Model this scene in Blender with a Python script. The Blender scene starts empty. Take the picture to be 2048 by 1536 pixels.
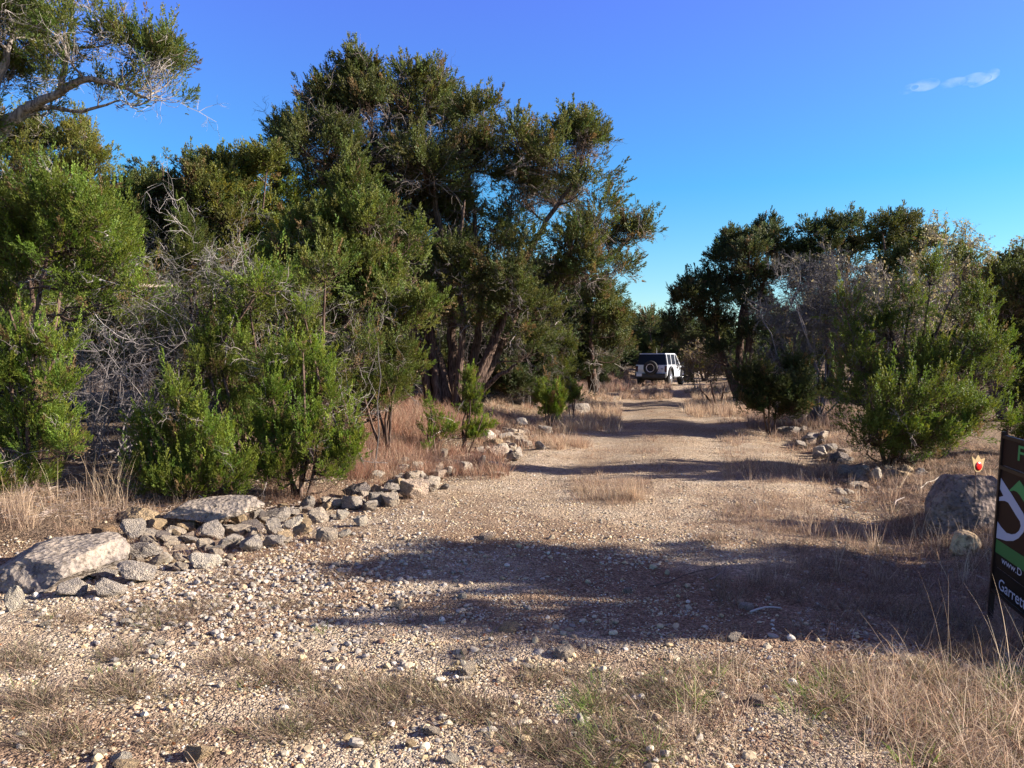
import bpy, bmesh, math, random
import numpy as np
from mathutils import Vector, Matrix
R = math.radians
SC = bpy.context.scene
COL = SC.collection
random.seed(7)
# ------------------------------------------------------------------ camera, sky, sun, exposure
CAM_H = 1.6; F = 1536.0; PITCH = math.atan(53/1536)
cd = bpy.data.cameras.new('camera'); cam = bpy.data.objects.new('camera', cd); COL.objects.link(cam)
cd.sensor_width = 36; cd.lens = 27; cd.clip_start = .05; cd.clip_end = 6000
cam.location = (0, 0, CAM_H); cam.rotation_euler = (R(90)-PITCH, 0, 0); SC.camera = cam
SUN_EL, SUN_AZ = R(22), R(-1)          # azimuth measured from +X towards +Y
world = bpy.data.worlds.new('World'); SC.world = world; world.use_nodes = True
wn = world.node_tree; wn.nodes.clear()
sky = wn.nodes.new('ShaderNodeTexSky'); sky.sky_type = 'NISHITA'; sky.sun_disc = False
sky.sun_elevation = SUN_EL; sky.sun_rotation = R(90)-SUN_AZ
sky.air_density = 1.0; sky.dust_density = .15; sky.ozone_density = 3.2
hs = wn.nodes.new('ShaderNodeHueSaturation'); hs.inputs['Saturation'].default_value = 1.18; hs.inputs['Value'].default_value = 1.5
bgn = wn.nodes.new('ShaderNodeBackground'); bgn.inputs['Strength'].default_value = .0925
wo = wn.nodes.new('ShaderNodeOutputWorld')
wtc = wn.nodes.new('ShaderNodeTexCoord'); wsx = wn.nodes.new('ShaderNodeSeparateXYZ'); wr = wn.nodes.new('ShaderNodeValToRGB'); wm = wn.nodes.new('ShaderNodeMix'); wm.data_type = 'RGBA'; wm.blend_type = 'MULTIPLY'; wm.inputs[0].default_value = 1
wr.color_ramp.elements[0].position = 0; wr.color_ramp.elements[0].color = (.39, .43, .42, 1); wr.color_ramp.elements[1].position = .45; wr.color_ramp.elements[1].color = (.69, .525, .78, 1); wre = wr.color_ramp.elements.new(.21); wre.color = (.36, .47, .52, 1); wre = wr.color_ramp.elements.new(.85); wre.color = (.85, .36, .24, 1)
wn.links.new(wtc.outputs['Generated'], wsx.inputs[0]); wn.links.new(wsx.outputs[2], wr.inputs[0]); wn.links.new(sky.outputs[0], wm.inputs[6]); wn.links.new(wr.outputs[0], wm.inputs[7])
wn.links.new(wm.outputs[2], hs.inputs['Color']); wn.links.new(hs.outputs[0], bgn.inputs[0]); wn.links.new(bgn.outputs[0], wo.inputs[0])
sl = bpy.data.lights.new('sun', 'SUN'); sl.energy = 5.0; sl.angle = R(.55); sl.color = (1, .92, .82)
so = bpy.data.objects.new('sun', sl); COL.objects.link(so)
sd = Vector((math.cos(SUN_EL)*math.cos(SUN_AZ), math.cos(SUN_EL)*math.sin(SUN_AZ), math.sin(SUN_EL)))
so.rotation_euler = sd.to_track_quat('Z', 'Y').to_euler()
vs = SC.view_settings; vs.view_transform = 'Standard'; vs.look = 'None'; vs.gamma = 1; vs.exposure = 1.6
SC.cycles.max_bounces = 6; SC.cycles.diffuse_bounces = 3; SC.cycles.transmission_bounces = 4; SC.cycles.transparent_max_bounces = 6
SC.cycles.volume_bounces = 1

# ------------------------------------------------------------------ helpers
rng = np.random.default_rng(11)
def hash3(ix, iy, iz):
    h = (ix.astype(np.int64)*374761393 + iy.astype(np.int64)*668265263 + iz.astype(np.int64)*2147483647) & 0xffffffff
    h = ((h ^ (h >> 13))*1274126177) & 0xffffffff
    return ((h ^ (h >> 16)) & 0xffff)/65535.0
def noise3(x, y, z):
    x0, y0, z0 = np.floor(x), np.floor(y), np.floor(z)
    fx, fy, fz = x-x0, y-y0, z-z0
    fx = fx*fx*(3-2*fx); fy = fy*fy*(3-2*fy); fz = fz*fz*(3-2*fz)
    r = 0
    for i in (0, 1):
        for j in (0, 1):
            for k in (0, 1):
                r = r + hash3(x0+i, y0+j, z0+k)*(fx if i else 1-fx)*(fy if j else 1-fy)*(fz if k else 1-fz)
    return r*2-1
def fbm2(x, y, s, o=3, seed=0):
    r = 0; a = 1; t = 0
    for i in range(o):
        r = r + a*noise3(x*s+seed*17.3, y*s-seed*7.1, np.zeros_like(x)+i*5.5+seed); t += a; a *= .5; s *= 2.03
    return r/t
def sm(a, b, x):
    t = np.clip((x-a)/(b-a), 0, 1); return t*t*(3-2*t)
# edges of the track, as x over y
LY = np.array([-5, 3, 5.6, 8.3, 10, 14, 19.7, 30, 45, 60, 90]); LX = np.array([-5.5, -4.2, -3.2, -1.7, -1.0, .3, 1.6, 3.6, 6.0, 11.5, 25])
RY = np.array([-5, 3, 6, 8, 10, 12.6, 18, 30, 45, 60, 90]);     RX = np.array([2.6, 2.7, 3.2, 3.7, 4.4, 4.9, 6.0, 8.0, 10.8, 16.5, 31])
def edges(y): return np.interp(y, LY, LX), np.interp(y, RY, RX)
def G(x, y):
    x = np.asarray(x, float); y = np.asarray(y, float)
    l, r = edges(y)
    dl = l-x; dr = x-r
    z = .38*sm(.1, 3.2, dl) + .16*sm(.2, 2.5, dr) - .10*sm(-1.2, .1, dr)*(1-sm(.1, .9, dr))*(1-sm(16, 24, y))
    z = z + .5*sm(22, 60, y)*sm(1, 8, dl) + .3*sm(22, 60, y)*sm(1, 8, dr)
    inside = sm(0, .9, -dl)*sm(0, .9, -dr)*sm(7, 12, y)
    w = (x-l)/np.maximum(r-l, .1)
    z = z - .045*inside*(np.exp(-((w-.27)/.1)**2)+np.exp(-((w-.73)/.1)**2)) + .02*inside*np.exp(-((w-.5)/.1)**2)
    z = z + .05*fbm2(x, y, .45, 3, 1) + .018*fbm2(x, y, 2.6, 3, 2)*(1-.4*inside)
    return z
def ray(px, py):
    u = (px-1024)/F; v = (768-py)/F
    c, s = math.cos(PITCH), math.sin(PITCH)
    return u, c+v*s, v*c-s
def at(px, py, Y):
    u, yy, zz = ray(px, py); k = Y/yy
    return np.array([u*k, Y, CAM_H+zz*k])
def gp(px, py):
    px = np.asarray(px, float); py = np.asarray(py, float)
    u, yy, zz = ray(px, py)
    k = CAM_H/np.maximum(-zz, .012)
    for i in range(14):
        z = G(u*k, yy*k); k = .5*k+.5*(CAM_H-z)/np.maximum(-zz, .012)
    x, y = u*k, yy*k
    return np.stack([x, y, G(x, y)], -1)
def new_mesh(name, V, faces, mat, parent=None, colattr=None, smooth=False, mats=None):
    """faces: list of (n,k) int arrays"""
    me = bpy.data.meshes.new(name)
    V = np.asarray(V, np.float32)
    fs = [f for f in faces if len(f)]
    me.vertices.add(len(V)); me.vertices.foreach_set('co', V.ravel())
    nl = sum(f.size for f in fs); nf = sum(len(f) for f in fs)
    me.loops.add(nl); me.polygons.add(nf)
    me.loops.foreach_set('vertex_index', np.concatenate([f.ravel() for f in fs]).astype(np.int32))
    tot = np.concatenate([np.full(len(f), f.shape[1]) for f in fs])
    st = np.concatenate([[0], np.cumsum(tot)[:-1]])
    me.polygons.foreach_set('loop_start', st.astype(np.int32))
    me.polygons.foreach_set('use_smooth', np.full(nf, smooth))
    me.update(calc_edges=True)
    if colattr is not None:
        a = me.color_attributes.new('col', 'BYTE_COLOR', 'POINT')
        c = np.ones((len(V), 4), np.float32); c[:, :3] = colattr; a.data.foreach_set('color', c.ravel())
    me.materials.append(mat)
    o = bpy.data.objects.new(name, me); COL.objects.link(o)
    if parent: o.parent = parent
    return o
def empty(name, loc=(0, 0, 0), rz=0):
    o = bpy.data.objects.new(name, None); COL.objects.link(o); o.location = loc; o.rotation_euler = (0, 0, rz); o.empty_display_size = .2
    return o
def tag(o, label=None, cat=None, group=None, kind=None):
    if label: o['label'] = label
    if cat: o['category'] = cat
    if group: o['group'] = group
    if kind: o['kind'] = kind
    return o
def copy_tree(o, parent=None):
    c = o.copy(); COL.objects.link(c); c.parent = parent
    for ch in o.children: copy_tree(ch, c)
    return c
def bmobj(name, bm, mat, parent=None, smooth=False):
    me = bpy.data.meshes.new(name); bm.normal_update(); bm.to_mesh(me); bm.free()
    if smooth:
        for p in me.polygons: p.use_smooth = True
    me.materials.append(mat)
    o = bpy.data.objects.new(name, me); COL.objects.link(o)
    if parent: o.parent = parent
    return o
def nrm(v): return v/np.maximum(np.linalg.norm(v, axis=-1, keepdims=True), 1e-9)
class Buf:
    def __init__(s): s.v = []; s.f = {3: [], 4: []}; s.c = []; s.n = 0
    def add(s, V, Fc, C=None):
        s.v.append(V); s.f[Fc.shape[1]].append(Fc+s.n); s.n += len(V)
        s.c.append(np.ones((len(V), 3))*.5 if C is None else C)
    def build(s, name, mat, parent=None, smooth=False, origin=None):
        if not s.v: return None
        V = np.concatenate(s.v)
        if origin is not None: V = V-np.asarray(origin)
        fs = [np.concatenate(s.f[k]) for k in (3, 4) if s.f[k]]
        return new_mesh(name, V, fs, mat, parent, np.concatenate(s.c), smooth)
def tubes(buf, P, Rd, sides, C=None):
    """P (N,K,3), Rd (N,K)"""
    N, K, _ = P.shape
    T = np.empty_like(P); T[:, 1:-1] = P[:, 2:]-P[:, :-2]; T[:, 0] = P[:, 1]-P[:, 0]; T[:, -1] = P[:, -1]-P[:, -2]; T = nrm(T)
    d = nrm(P[:, -1]-P[:, 0]); ref = np.cross(d, nrm(rng.normal(size=(N, 3)))); ref = nrm(ref)[:, None, :]
    U = nrm(ref-(ref*T).sum(-1, keepdims=True)*T); W = np.cross(T, U)
    a = np.arange(sides)*2*np.pi/sides
    V = P[:, :, None, :]+Rd[:, :, None, None]*(U[:, :, None, :]*np.cos(a)[:, None]+W[:, :, None, :]*np.sin(a)[:, None])
    idx = np.arange(N*K*sides).reshape(N, K, sides)
    q = np.stack([idx[:, :-1], np.roll(idx, -1, 2)[:, :-1], np.roll(idx, -1, 2)[:, 1:], idx[:, 1:]], -1).reshape(-1, 4)
    Cc = None if C is None else np.repeat(C, K*sides, axis=0)
    buf.add(V.reshape(-1, 3), q, Cc)
def curve_paths(A, B, K, bend=.15, jit=.03, up=0):
    """curved random paths from A to B"""
    N = len(A); t = np.linspace(0, 1, K)[None, :, None]
    L = np.linalg.norm(B-A, axis=1)[:, None, None]
    pr = rng.normal(size=(N, 1, 3)); 
    P = A[:, None]*(1-t)+B[:, None]*t+np.sin(np.pi*t)*pr*bend*L*.5
    P[:, :, 2:] -= np.sin(np.pi*t)*up*L
    if jit: P[:, 1:-1] += rng.normal(size=(N, K-2, 3))*jit*L
    return P

# ------------------------------------------------------------------ materials
def mat_new(name):
    m = bpy.data.materials.new(name); m.use_nodes = True; nt = m.node_tree; nt.nodes.clear()
    return m, nt, nt.nodes.new('ShaderNodeOutputMaterial')
def N_(nt, t, **kw):
    n = nt.nodes.new(t)
    for k, v in kw.items():
        if k in n.inputs: n.inputs[k].default_value = v
        else: setattr(n, k, v)
    return n
def plain(name, col, rough=.6, metal=0, bump=0, bscale=60, var=.0, coat=0):
    m, nt, out = mat_new(name); b = N_(nt, 'ShaderNodeBsdfPrincipled', Roughness=rough, Metallic=metal); nt.links.new(b.outputs[0], out.inputs[0])
    b.inputs['Base Color'].default_value = (*col, 1); b.inputs['Coat Weight'].default_value = coat
    tc = N_(nt, 'ShaderNodeTexCoord'); n = N_(nt, 'ShaderNodeTexNoise', Scale=bscale, Detail=4.0); nt.links.new(tc.outputs['Object'], n.inputs['Vector'])
    if var:
        mx = N_(nt, 'ShaderNodeMix', data_type='RGBA'); mx.inputs[6].default_value = (*[c*(1-var) for c in col], 1); mx.inputs[7].default_value = (*[min(1, c*(1+var)) for c in col], 1)
        nt.links.new(n.outputs[0], mx.inputs[0]); nt.links.new(mx.outputs[2], b.inputs['Base Color'])
    if bump:
        bp = N_(nt, 'ShaderNodeBump', Strength=bump, Distance=.01); nt.links.new(n.outputs[0], bp.inputs['Height']); nt.links.new(bp.outputs[0], b.inputs['Normal'])
    return m
def leafmat(name, trans=.3, rough=.55, spec=.25):
    m, nt, out = mat_new(name)
    a = N_(nt, 'ShaderNodeAttribute', attribute_name='col')
    b = N_(nt, 'ShaderNodeBsdfPrincipled', Roughness=rough); b.inputs['Specular IOR Level'].default_value = spec
    t = N_(nt, 'ShaderNodeBsdfTranslucent'); mx = N_(nt, 'ShaderNodeMixShader'); mx.inputs[0].default_value = trans
    h = N_(nt, 'ShaderNodeHueSaturation', Hue=.49, Saturation=1.1, Value=1.25)
    nt.links.new(a.outputs[0], b.inputs['Base Color']); nt.links.new(a.outputs[0], h.inputs['Color']); nt.links.new(h.outputs[0], t.inputs[0])
    nt.links.new(b.outputs[0], mx.inputs[1]); nt.links.new(t.outputs[0], mx.inputs[2]); nt.links.new(mx.outputs[0], out.inputs[0])
    return m
def barkmat(name, c1, c2):
    m, nt, out = mat_new(name); b = N_(nt, 'ShaderNodeBsdfPrincipled', Roughness=.9); nt.links.new(b.outputs[0], out.inputs[0]); b.inputs['Specular IOR Level'].default_value = .1
    tc = N_(nt, 'ShaderNodeTexCoord'); mp = N_(nt, 'ShaderNodeMapping'); mp.inputs['Scale'].default_value = (34, 34, 4)
    n = N_(nt, 'ShaderNodeTexNoise', Scale=1.0, Detail=5.0); r = N_(nt, 'ShaderNodeValToRGB')
    nt.links.new(tc.outputs['Object'], mp.inputs[0]); nt.links.new(mp.outputs[0], n.inputs['Vector']); nt.links.new(n.outputs[0], r.inputs[0]); nt.links.new(r.outputs[0], b.inputs['Base Color'])
    r.color_ramp.elements[0].position = .38; r.color_ramp.elements[0].color = (*c1, 1); r.color_ramp.elements[1].position = .62; r.color_ramp.elements[1].color = (*c2, 1)
    bp = N_(nt, 'ShaderNodeBump', Strength=1.0, Distance=.03); nt.links.new(n.outputs[0], bp.inputs['Height']); nt.links.new(bp.outputs[0], b.inputs['Normal'])
    return m
M_leaf = leafmat('juniper_foliage')
M_grass = leafmat('dry_grass', .35, .7, .15)
M_bark = barkmat('juniper_bark', (.045, .028, .020), (.165, .11, .082))
M_bark2 = barkmat('grey_bark', (.12, .10, .085), (.34, .29, .25))
M_twig = leafmat('dead_twig', 0.0, .9, .1)
def stonemat(name, k=1.0):
    m, nt, out = mat_new(name); b = N_(nt, 'ShaderNodeBsdfPrincipled', Roughness=.9); nt.links.new(b.outputs[0], out.inputs[0]); b.inputs['Specular IOR Level'].default_value = .15
    tc = N_(nt, 'ShaderNodeTexCoord'); oi = N_(nt, 'ShaderNodeObjectInfo')
    add = N_(nt, 'ShaderNodeVectorMath', operation='ADD'); nt.links.new(tc.outputs['Object'], add.inputs[0]); 
    sc = N_(nt, 'ShaderNodeMath', operation='MULTIPLY'); sc.inputs[1].default_value = 50; nt.links.new(oi.outputs['Random'], sc.inputs[0]); nt.links.new(sc.outputs[0], add.inputs[1])
    n1 = N_(nt, 'ShaderNodeTexNoise', Scale=2.6*k, Detail=6.0, Roughness=.65); n2 = N_(nt, 'ShaderNodeTexNoise', Scale=(14.0 if k == 1 else 9.0)*k, Detail=6.0, Roughness=.75); vo = N_(nt, 'ShaderNodeTexVoronoi', Scale=11.0*k)
    for n in (n1, n2, vo): nt.links.new(add.outputs[0], n.inputs['Vector'])
    r = N_(nt, 'ShaderNodeValToRGB'); e = r.color_ramp.elements
    e[0].position = .36; e[0].color = (.58, .56, .56, 1); e[1].position = .62; e[1].color = (1.1, 1.02, .88, 1)
    nt.links.new(n1.outputs[0], r.inputs[0])
    r2 = N_(nt, 'ShaderNodeValToRGB'); e = r2.color_ramp.elements
    e[0].position = .36; e[0].color = (.36, .345, .33, 1); e[1].position = .52; e[1].color = (1, 1, 1, 1); nt.links.new(n2.outputs[0], r2.inputs[0])
    mx = N_(nt, 'ShaderNodeMix', data_type='RGBA', blend_type='MULTIPLY'); mx.inputs[0].default_value = 1; nt.links.new(r.outputs[0], mx.inputs[6]); nt.links.new(r2.outputs[0], mx.inputs[7])
    mx2 = N_(nt, 'ShaderNodeMix', data_type='RGBA', blend_type='MULTIPLY'); mx2.inputs[0].default_value = 1; nt.links.new(mx.outputs[2], mx2.inputs[6])
    nt.links.new(oi.outputs['Color'], mx2.inputs[7])
    nt.links.new(mx2.outputs[2], b.inputs['Base Color'])
    ad = N_(nt, 'ShaderNodeMath', operation='ADD'); nt.links.new(n2.outputs[0], ad.inputs[0]); nt.links.new(vo.outputs[0], ad.inputs[1])
    bp = N_(nt, 'ShaderNodeBump', Strength=1.0, Distance=.022); nt.links.new(ad.outputs[0], bp.inputs['Height']); nt.links.new(bp.outputs[0], b.inputs['Normal'])
    return m
M_stone = stonemat('limestone'); M_stone2 = stonemat('weathered_limestone', 2.4)
def gravelmat():
    m, nt, out = mat_new('gravel_stones'); b = N_(nt, 'ShaderNodeBsdfPrincipled', Roughness=.9); nt.links.new(b.outputs[0], out.inputs[0]); b.inputs['Specular IOR Level'].default_value = .15
    a = N_(nt, 'ShaderNodeAttribute', attribute_name='col'); tc = N_(nt, 'ShaderNodeTexCoord'); n = N_(nt, 'ShaderNodeTexNoise', Scale=60.0, Detail=4.0); nt.links.new(tc.outputs['Object'], n.inputs['Vector'])
    r = N_(nt, 'ShaderNodeMapRange'); r.inputs[3].default_value = .7; r.inputs[4].default_value = 1.2; nt.links.new(n.outputs[0], r.inputs[0])
    mx = N_(nt, 'ShaderNodeVectorMath', operation='SCALE'); nt.links.new(a.outputs[0], mx.inputs[0]); nt.links.new(r.outputs[0], mx.inputs['Scale']); nt.links.new(mx.outputs[0], b.inputs['Base Color'])
    bp = N_(nt, 'ShaderNodeBump', Strength=.5, Distance=.006); nt.links.new(n.outputs[0], bp.inputs['Height']); nt.links.new(bp.outputs[0], b.inputs['Normal'])
    return m
M_gravel = gravelmat()
def groundmat():
    m, nt, out = mat_new('earth_and_gravel'); L = nt.links.new
    b = N_(nt, 'ShaderNodeBsdfPrincipled', Roughness=.95); L(b.outputs[0], out.inputs[0]); b.inputs['Specular IOR Level'].default_value = .08
    at_ = N_(nt, 'ShaderNodeAttribute', attribute_name='col'); tc = N_(nt, 'ShaderNodeTexCoord')
    n1 = N_(nt, 'ShaderNodeTexNoise', Scale=1.3, Detail=6.0, Roughness=.65); n2 = N_(nt, 'ShaderNodeTexNoise', Scale=22.0, Detail=5.0, Roughness=.7)
    vo = N_(nt, 'ShaderNodeTexVoronoi', Scale=42.0); vo2 = N_(nt, 'ShaderNodeTexVoronoi', Scale=95.0)
    for n in (n1, n2, vo, vo2): L(tc.outputs['Object'], n.inputs['Vector'])
    # pebble tint from the voronoi cell colour
    mr = N_(nt, 'ShaderNodeMapRange'); mr.inputs[1].default_value = .1; mr.inputs[2].default_value = .9; mr.inputs[3].default_value = .55; mr.inputs[4].default_value = 1.45; 
    sp = N_(nt, 'ShaderNodeSeparateColor'); L(vo2.outputs['Color'], sp.inputs[0]); L(sp.outputs[0], mr.inputs[0])
    m2 = N_(nt, 'ShaderNodeMapRange'); m2.inputs[1].default_value = .3; m2.inputs[2].default_value = .7; m2.inputs[3].default_value = .6; m2.inputs[4].default_value = 1.35; L(n2.outputs[0], m2.inputs[0])
    mm = N_(nt, 'ShaderNodeMath', operation='MULTIPLY'); L(mr.outputs[0], mm.inputs[0]); L(m2.outputs[0], mm.inputs[1])
    s = N_(nt, 'ShaderNodeVectorMath', operation='SCALE'); L(at_.outputs[0], s.inputs[0]); L(mm.outputs[0], s.inputs['Scale'])
    rr = N_(nt, 'ShaderNodeValToRGB'); e = rr.color_ramp.elements; e[0].position = .35; e[0].color = (.92, .84, .76, 1); e[1].position = .62; e[1].color = (1, 1, 1, 1); L(n1.outputs[0], rr.inputs[0])
    mx = N_(nt, 'ShaderNodeVectorMath', operation='MULTIPLY'); L(s.outputs[0], mx.inputs[0]); L(rr.outputs[0], mx.inputs[1]); L(mx.outputs[0], b.inputs['Base Color'])
    h = N_(nt, 'ShaderNodeMath', operation='MULTIPLY'); h.inputs[1].default_value = -1.0; L(vo.outputs['Distance'], h.inputs[0])
    h2 = N_(nt, 'ShaderNodeMath', operation='MULTIPLY_ADD'); h2.inputs[1].default_value = -.6; L(vo2.outputs['Distance'], h2.inputs[0]); L(h.outputs[0], h2.inputs[2])
    h3 = N_(nt, 'ShaderNodeMath', operation='ADD'); L(h2.outputs[0], h3.inputs[0]); L(n2.outputs[0], h3.inputs[1])
    bp = N_(nt, 'ShaderNodeBump', Strength=1.0, Distance=.03); L(h3.outputs[0], bp.inputs['Height']); L(bp.outputs[0], b.inputs['Normal'])
    return m
M_ground = groundmat()

# ------------------------------------------------------------------ ground and road
def gcol(x, y):
    l, r = edges(y); dl = l-x; dr = x-r
    n = fbm2(x, y, .9, 4, 5); n2 = fbm2(x, y, 3.1, 3, 6)
    grav = np.array([.47, .375, .27]); soil = np.array([.30, .21, .14]); duff = np.array([.15, .11, .08]); dry = np.array([.30, .22, .145])
    k = sm(-.22, .22, n+.5*n2)[..., None]
    c = soil*(1-k)+grav*k
    w = (x-l)/np.maximum(r-l, .1)
    road = (sm(-.1, .8, -dl)*sm(-.1, .8, -dr)*sm(6, 10, y))[..., None]
    c = c*(1-road*.7)+np.array([.48, .38, .275])*road*.7
    mid = (np.exp(-((w-.5)/.12)**2)*sm(9, 14, y))[..., None]; c = c*(1-.4*mid)+dry*.4*mid
    off = np.maximum(sm(.2, 1.3, dl+.4*n), sm(.1, 1.2, dr+.4*n))[..., None]
    c = c*(1-off)+(duff*(1-k)+dry*k)*off
    deep = sm(1.8, 4, dl)[..., None]; c = c*(1-.6*deep)+duff*.6*deep
    return c
def axis(lo, hi, f0, f1, step, grow):
    a = list(np.arange(f0, f1, step)); s = step; v = f1
    while v < hi: a.append(v); s = min(s*grow, 60); v += s
    a.append(hi); s = step; v = f0-step; b = []
    while v > lo: b.append(v); s = min(s*grow, 60); v -= s
    b.append(lo)
    return np.array(b[::-1]+a)
gx = axis(-1500, 1500, -5.5, 6.5, .04, 1.035); gy = axis(-60, 2500, 2.2, 14, .04, 1.02)
X, Y = np.meshgrid(gx, gy); ZG = G(X, Y)
fine = np.exp(-(np.hypot(X, Y)/14)**2)
ZG = ZG+fine*(.010*fbm2(X, Y, 9, 2, 9)+.008*np.abs(fbm2(X, Y, 17, 2, 12)))
ny, nx = X.shape; idx = np.arange(nx*ny).reshape(ny, nx)
q = np.stack([idx[:-1, :-1], idx[:-1, 1:], idx[1:, 1:], idx[1:, :-1]], -1).reshape(-1, 4)
g = new_mesh('ground', np.stack([X, Y, ZG], -1).reshape(-1, 3), [q], M_ground, None, gcol(X, Y).reshape(-1, 3), True); tag(g, kind='structure')
l, r = edges(Y); w = np.minimum(X-l, r-X)-.25+.25*fbm2(X, Y, 1.1, 3, 21)
keep = (w > -.3) & (Y < 80) & (Y > 2.3)
ZR = ZG+.006-.03*(1-sm(-.25, .1, w))
kf = keep[:-1, :-1] & keep[:-1, 1:] & keep[1:, 1:] & keep[1:, :-1]
qr = q.reshape(ny-1, nx-1, 4)[kf]; u, inv = np.unique(qr, return_inverse=True); inv = inv.reshape(qr.shape)
rd = new_mesh('gravel_road', np.stack([X, Y, ZR], -1).reshape(-1, 3)[u], [inv], M_ground, None, gcol(X, Y).reshape(-1, 3)[u], True); tag(rd, kind='structure')

# ------------------------------------------------------------------ stones
def ico(sub):
    bm = bmesh.new(); bmesh.ops.create_icosphere(bm, subdivisions=sub, radius=1)
    V = np.array([v.co[:] for v in bm.verts]); Fc = np.array([[v.index for v in f.verts] for f in bm.faces]); bm.free(); return V, Fc
ICO = {k: ico(k) for k in (1, 2, 3, 4, 5)}
def rock_shape(sub, seed, planes=9, lo=.45, hi=.95, rough=.06, flat=None):
    rg = np.random.default_rng(seed); V, Fc = ICO[sub]; V = V.copy()
    n = nrm(rg.normal(size=(planes, 3))); d = rg.uniform(lo, hi, planes)
    if flat: n = np.vstack([n, [[0, 0, 1], [0, 0, -1]]]); d = np.append(d, [flat, flat])
    dots = V@n.T; k = np.where(dots > 1e-3, d/np.maximum(dots, 1e-3), 9).min(1); V = V*np.minimum(1, k)[:, None]
    if sub > 2:
        o = seed*3.7
        V = V*(1+rough*noise3(V[:, 0]*3+o, V[:, 1]*3, V[:, 2]*3)[:, None]+rough*.6*noise3(V[:, 0]*8+o, V[:, 1]*8, V[:, 2]*8)[:, None])
        if sub > 3: V = V*(1-rough*.5*np.abs(noise3(V[:, 0]*19+o, V[:, 1]*19, V[:, 2]*19))[:, None])
    V = V/np.abs(V).max(0)
    return V, Fc
# loose gravel : one mesh
def gravel():
    buf = Buf()
    tmpl = [rock_shape(1, 100+i, 6, .5, .95) for i in range(10)]
    tm2 = [rock_shape(2, 200+i, 9, .45, .95) for i in range(8)]
    def pts(n, py0, py1, lo=-80, hi=2130):
        return gp(rng.uniform(lo, hi, n), rng.uniform(py0, py1, n))
    def put(P, size, tm, sink=.25, pale=0):
        n = len(P); which = rng.integers(0, len(tm), n); az = rng.uniform(0, 2*np.pi, n); tilt = rng.normal(0, .3, n)
        sc = size[:, None]*np.stack([rng.uniform(.8, 1.3, n), rng.uniform(.7, 1.1, n), rng.uniform(.45, .9, n)], -1)
        base = np.array([[.38, .30, .19], [.43, .365, .255], [.30, .26, .21], [.28, .20, .125], [.42, .32, .18], [.24, .14, .09], [.50, .45, .37]])
        pick = rng.choice(7, n, p=[.26, .24, .13, .12, .14, .03, .08]); c = (base[pick] if not pale else np.array([[.30, .255, .20], [.36, .31, .25], [.24, .21, .18], [.32, .25, .17]])[rng.integers(0, 4, n)])*rng.uniform(.75, 1.15, (n, 1))*1.2
        for k in range(len(tm)):
            s = which == k; V, Fc = tm[k]; m = s.sum()
            if not m: continue
            v = V[None]*sc[s][:, None]; ct, st = np.cos(tilt[s])[:, None], np.sin(tilt[s])[:, None]
            y = v[..., 1]*ct-v[..., 2]*st; z = v[..., 1]*st+v[..., 2]*ct; x = v[..., 0]
            ca, sa = np.cos(az[s])[:, None], np.sin(az[s])[:, None]
            w = np.stack([x*ca-y*sa, x*sa+y*ca, z], -1)+P[s][:, None]; w[..., 2] += (sc[s][:, 2]*(1-2*np.clip(sink+rng.normal(.08, .16, m), .1, .72)))[:, None]+.004
            ff = (Fc[None]+(np.arange(m)*len(V))[:, None, None]).reshape(-1, 3)
            buf.add(w.reshape(-1, 3), ff, np.repeat(c[s], len(V), 0))
    def thin(P, s, seed, lo=-.1, hi=.4):
        k = fbm2(P[:, 0], P[:, 1], s, 3, seed); return P[rng.random(len(P)) < .18+.82*sm(lo, hi, k)]
    l_ = lambda P: P[(P[:, 1] > 1.5)]
    P = thin(l_(pts(95000, 1080, 1600)), 1.2, 30, -.45, .15); put(P, rng.uniform(.003, .009, len(P)), tmpl)
    P = thin(l_(pts(4200, 1080, 1600)), .9, 31, -.15, .35); put(P, rng.uniform(.008, .019, len(P)), tmpl)
    P = thin(l_(pts(1100, 1060, 1600)), .8, 32, 0, .4); put(P, rng.uniform(.016, .03, len(P)), tm2)
    # mid distance, on the road
    P = thin(pts(26000, 850, 1130, 500, 1800), .9, 33, -.3, .2); put(P, rng.uniform(.006, .015, len(P)), tmpl, .35)
    # rocky scree between the rock pile and the road
    P = gp(rng.normal(0, 1, 2200)*140+440+rng.uniform(-250, 350, 2200), 1190+rng.normal(0, 55, 2200)); put(P, rng.uniform(.006, .024, len(P)), tmpl, pale=1)
    P = gp(rng.uniform(380, 860, 600), rng.uniform(1000, 1190, 600)); put(P, rng.uniform(.010, .026, len(P)), tm2, pale=1)
    o = buf.build('gravel', M_gravel); tag(o, 'pale limestone gravel scattered loose over the track', 'gravel', kind='stuff')
gravel()
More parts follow.
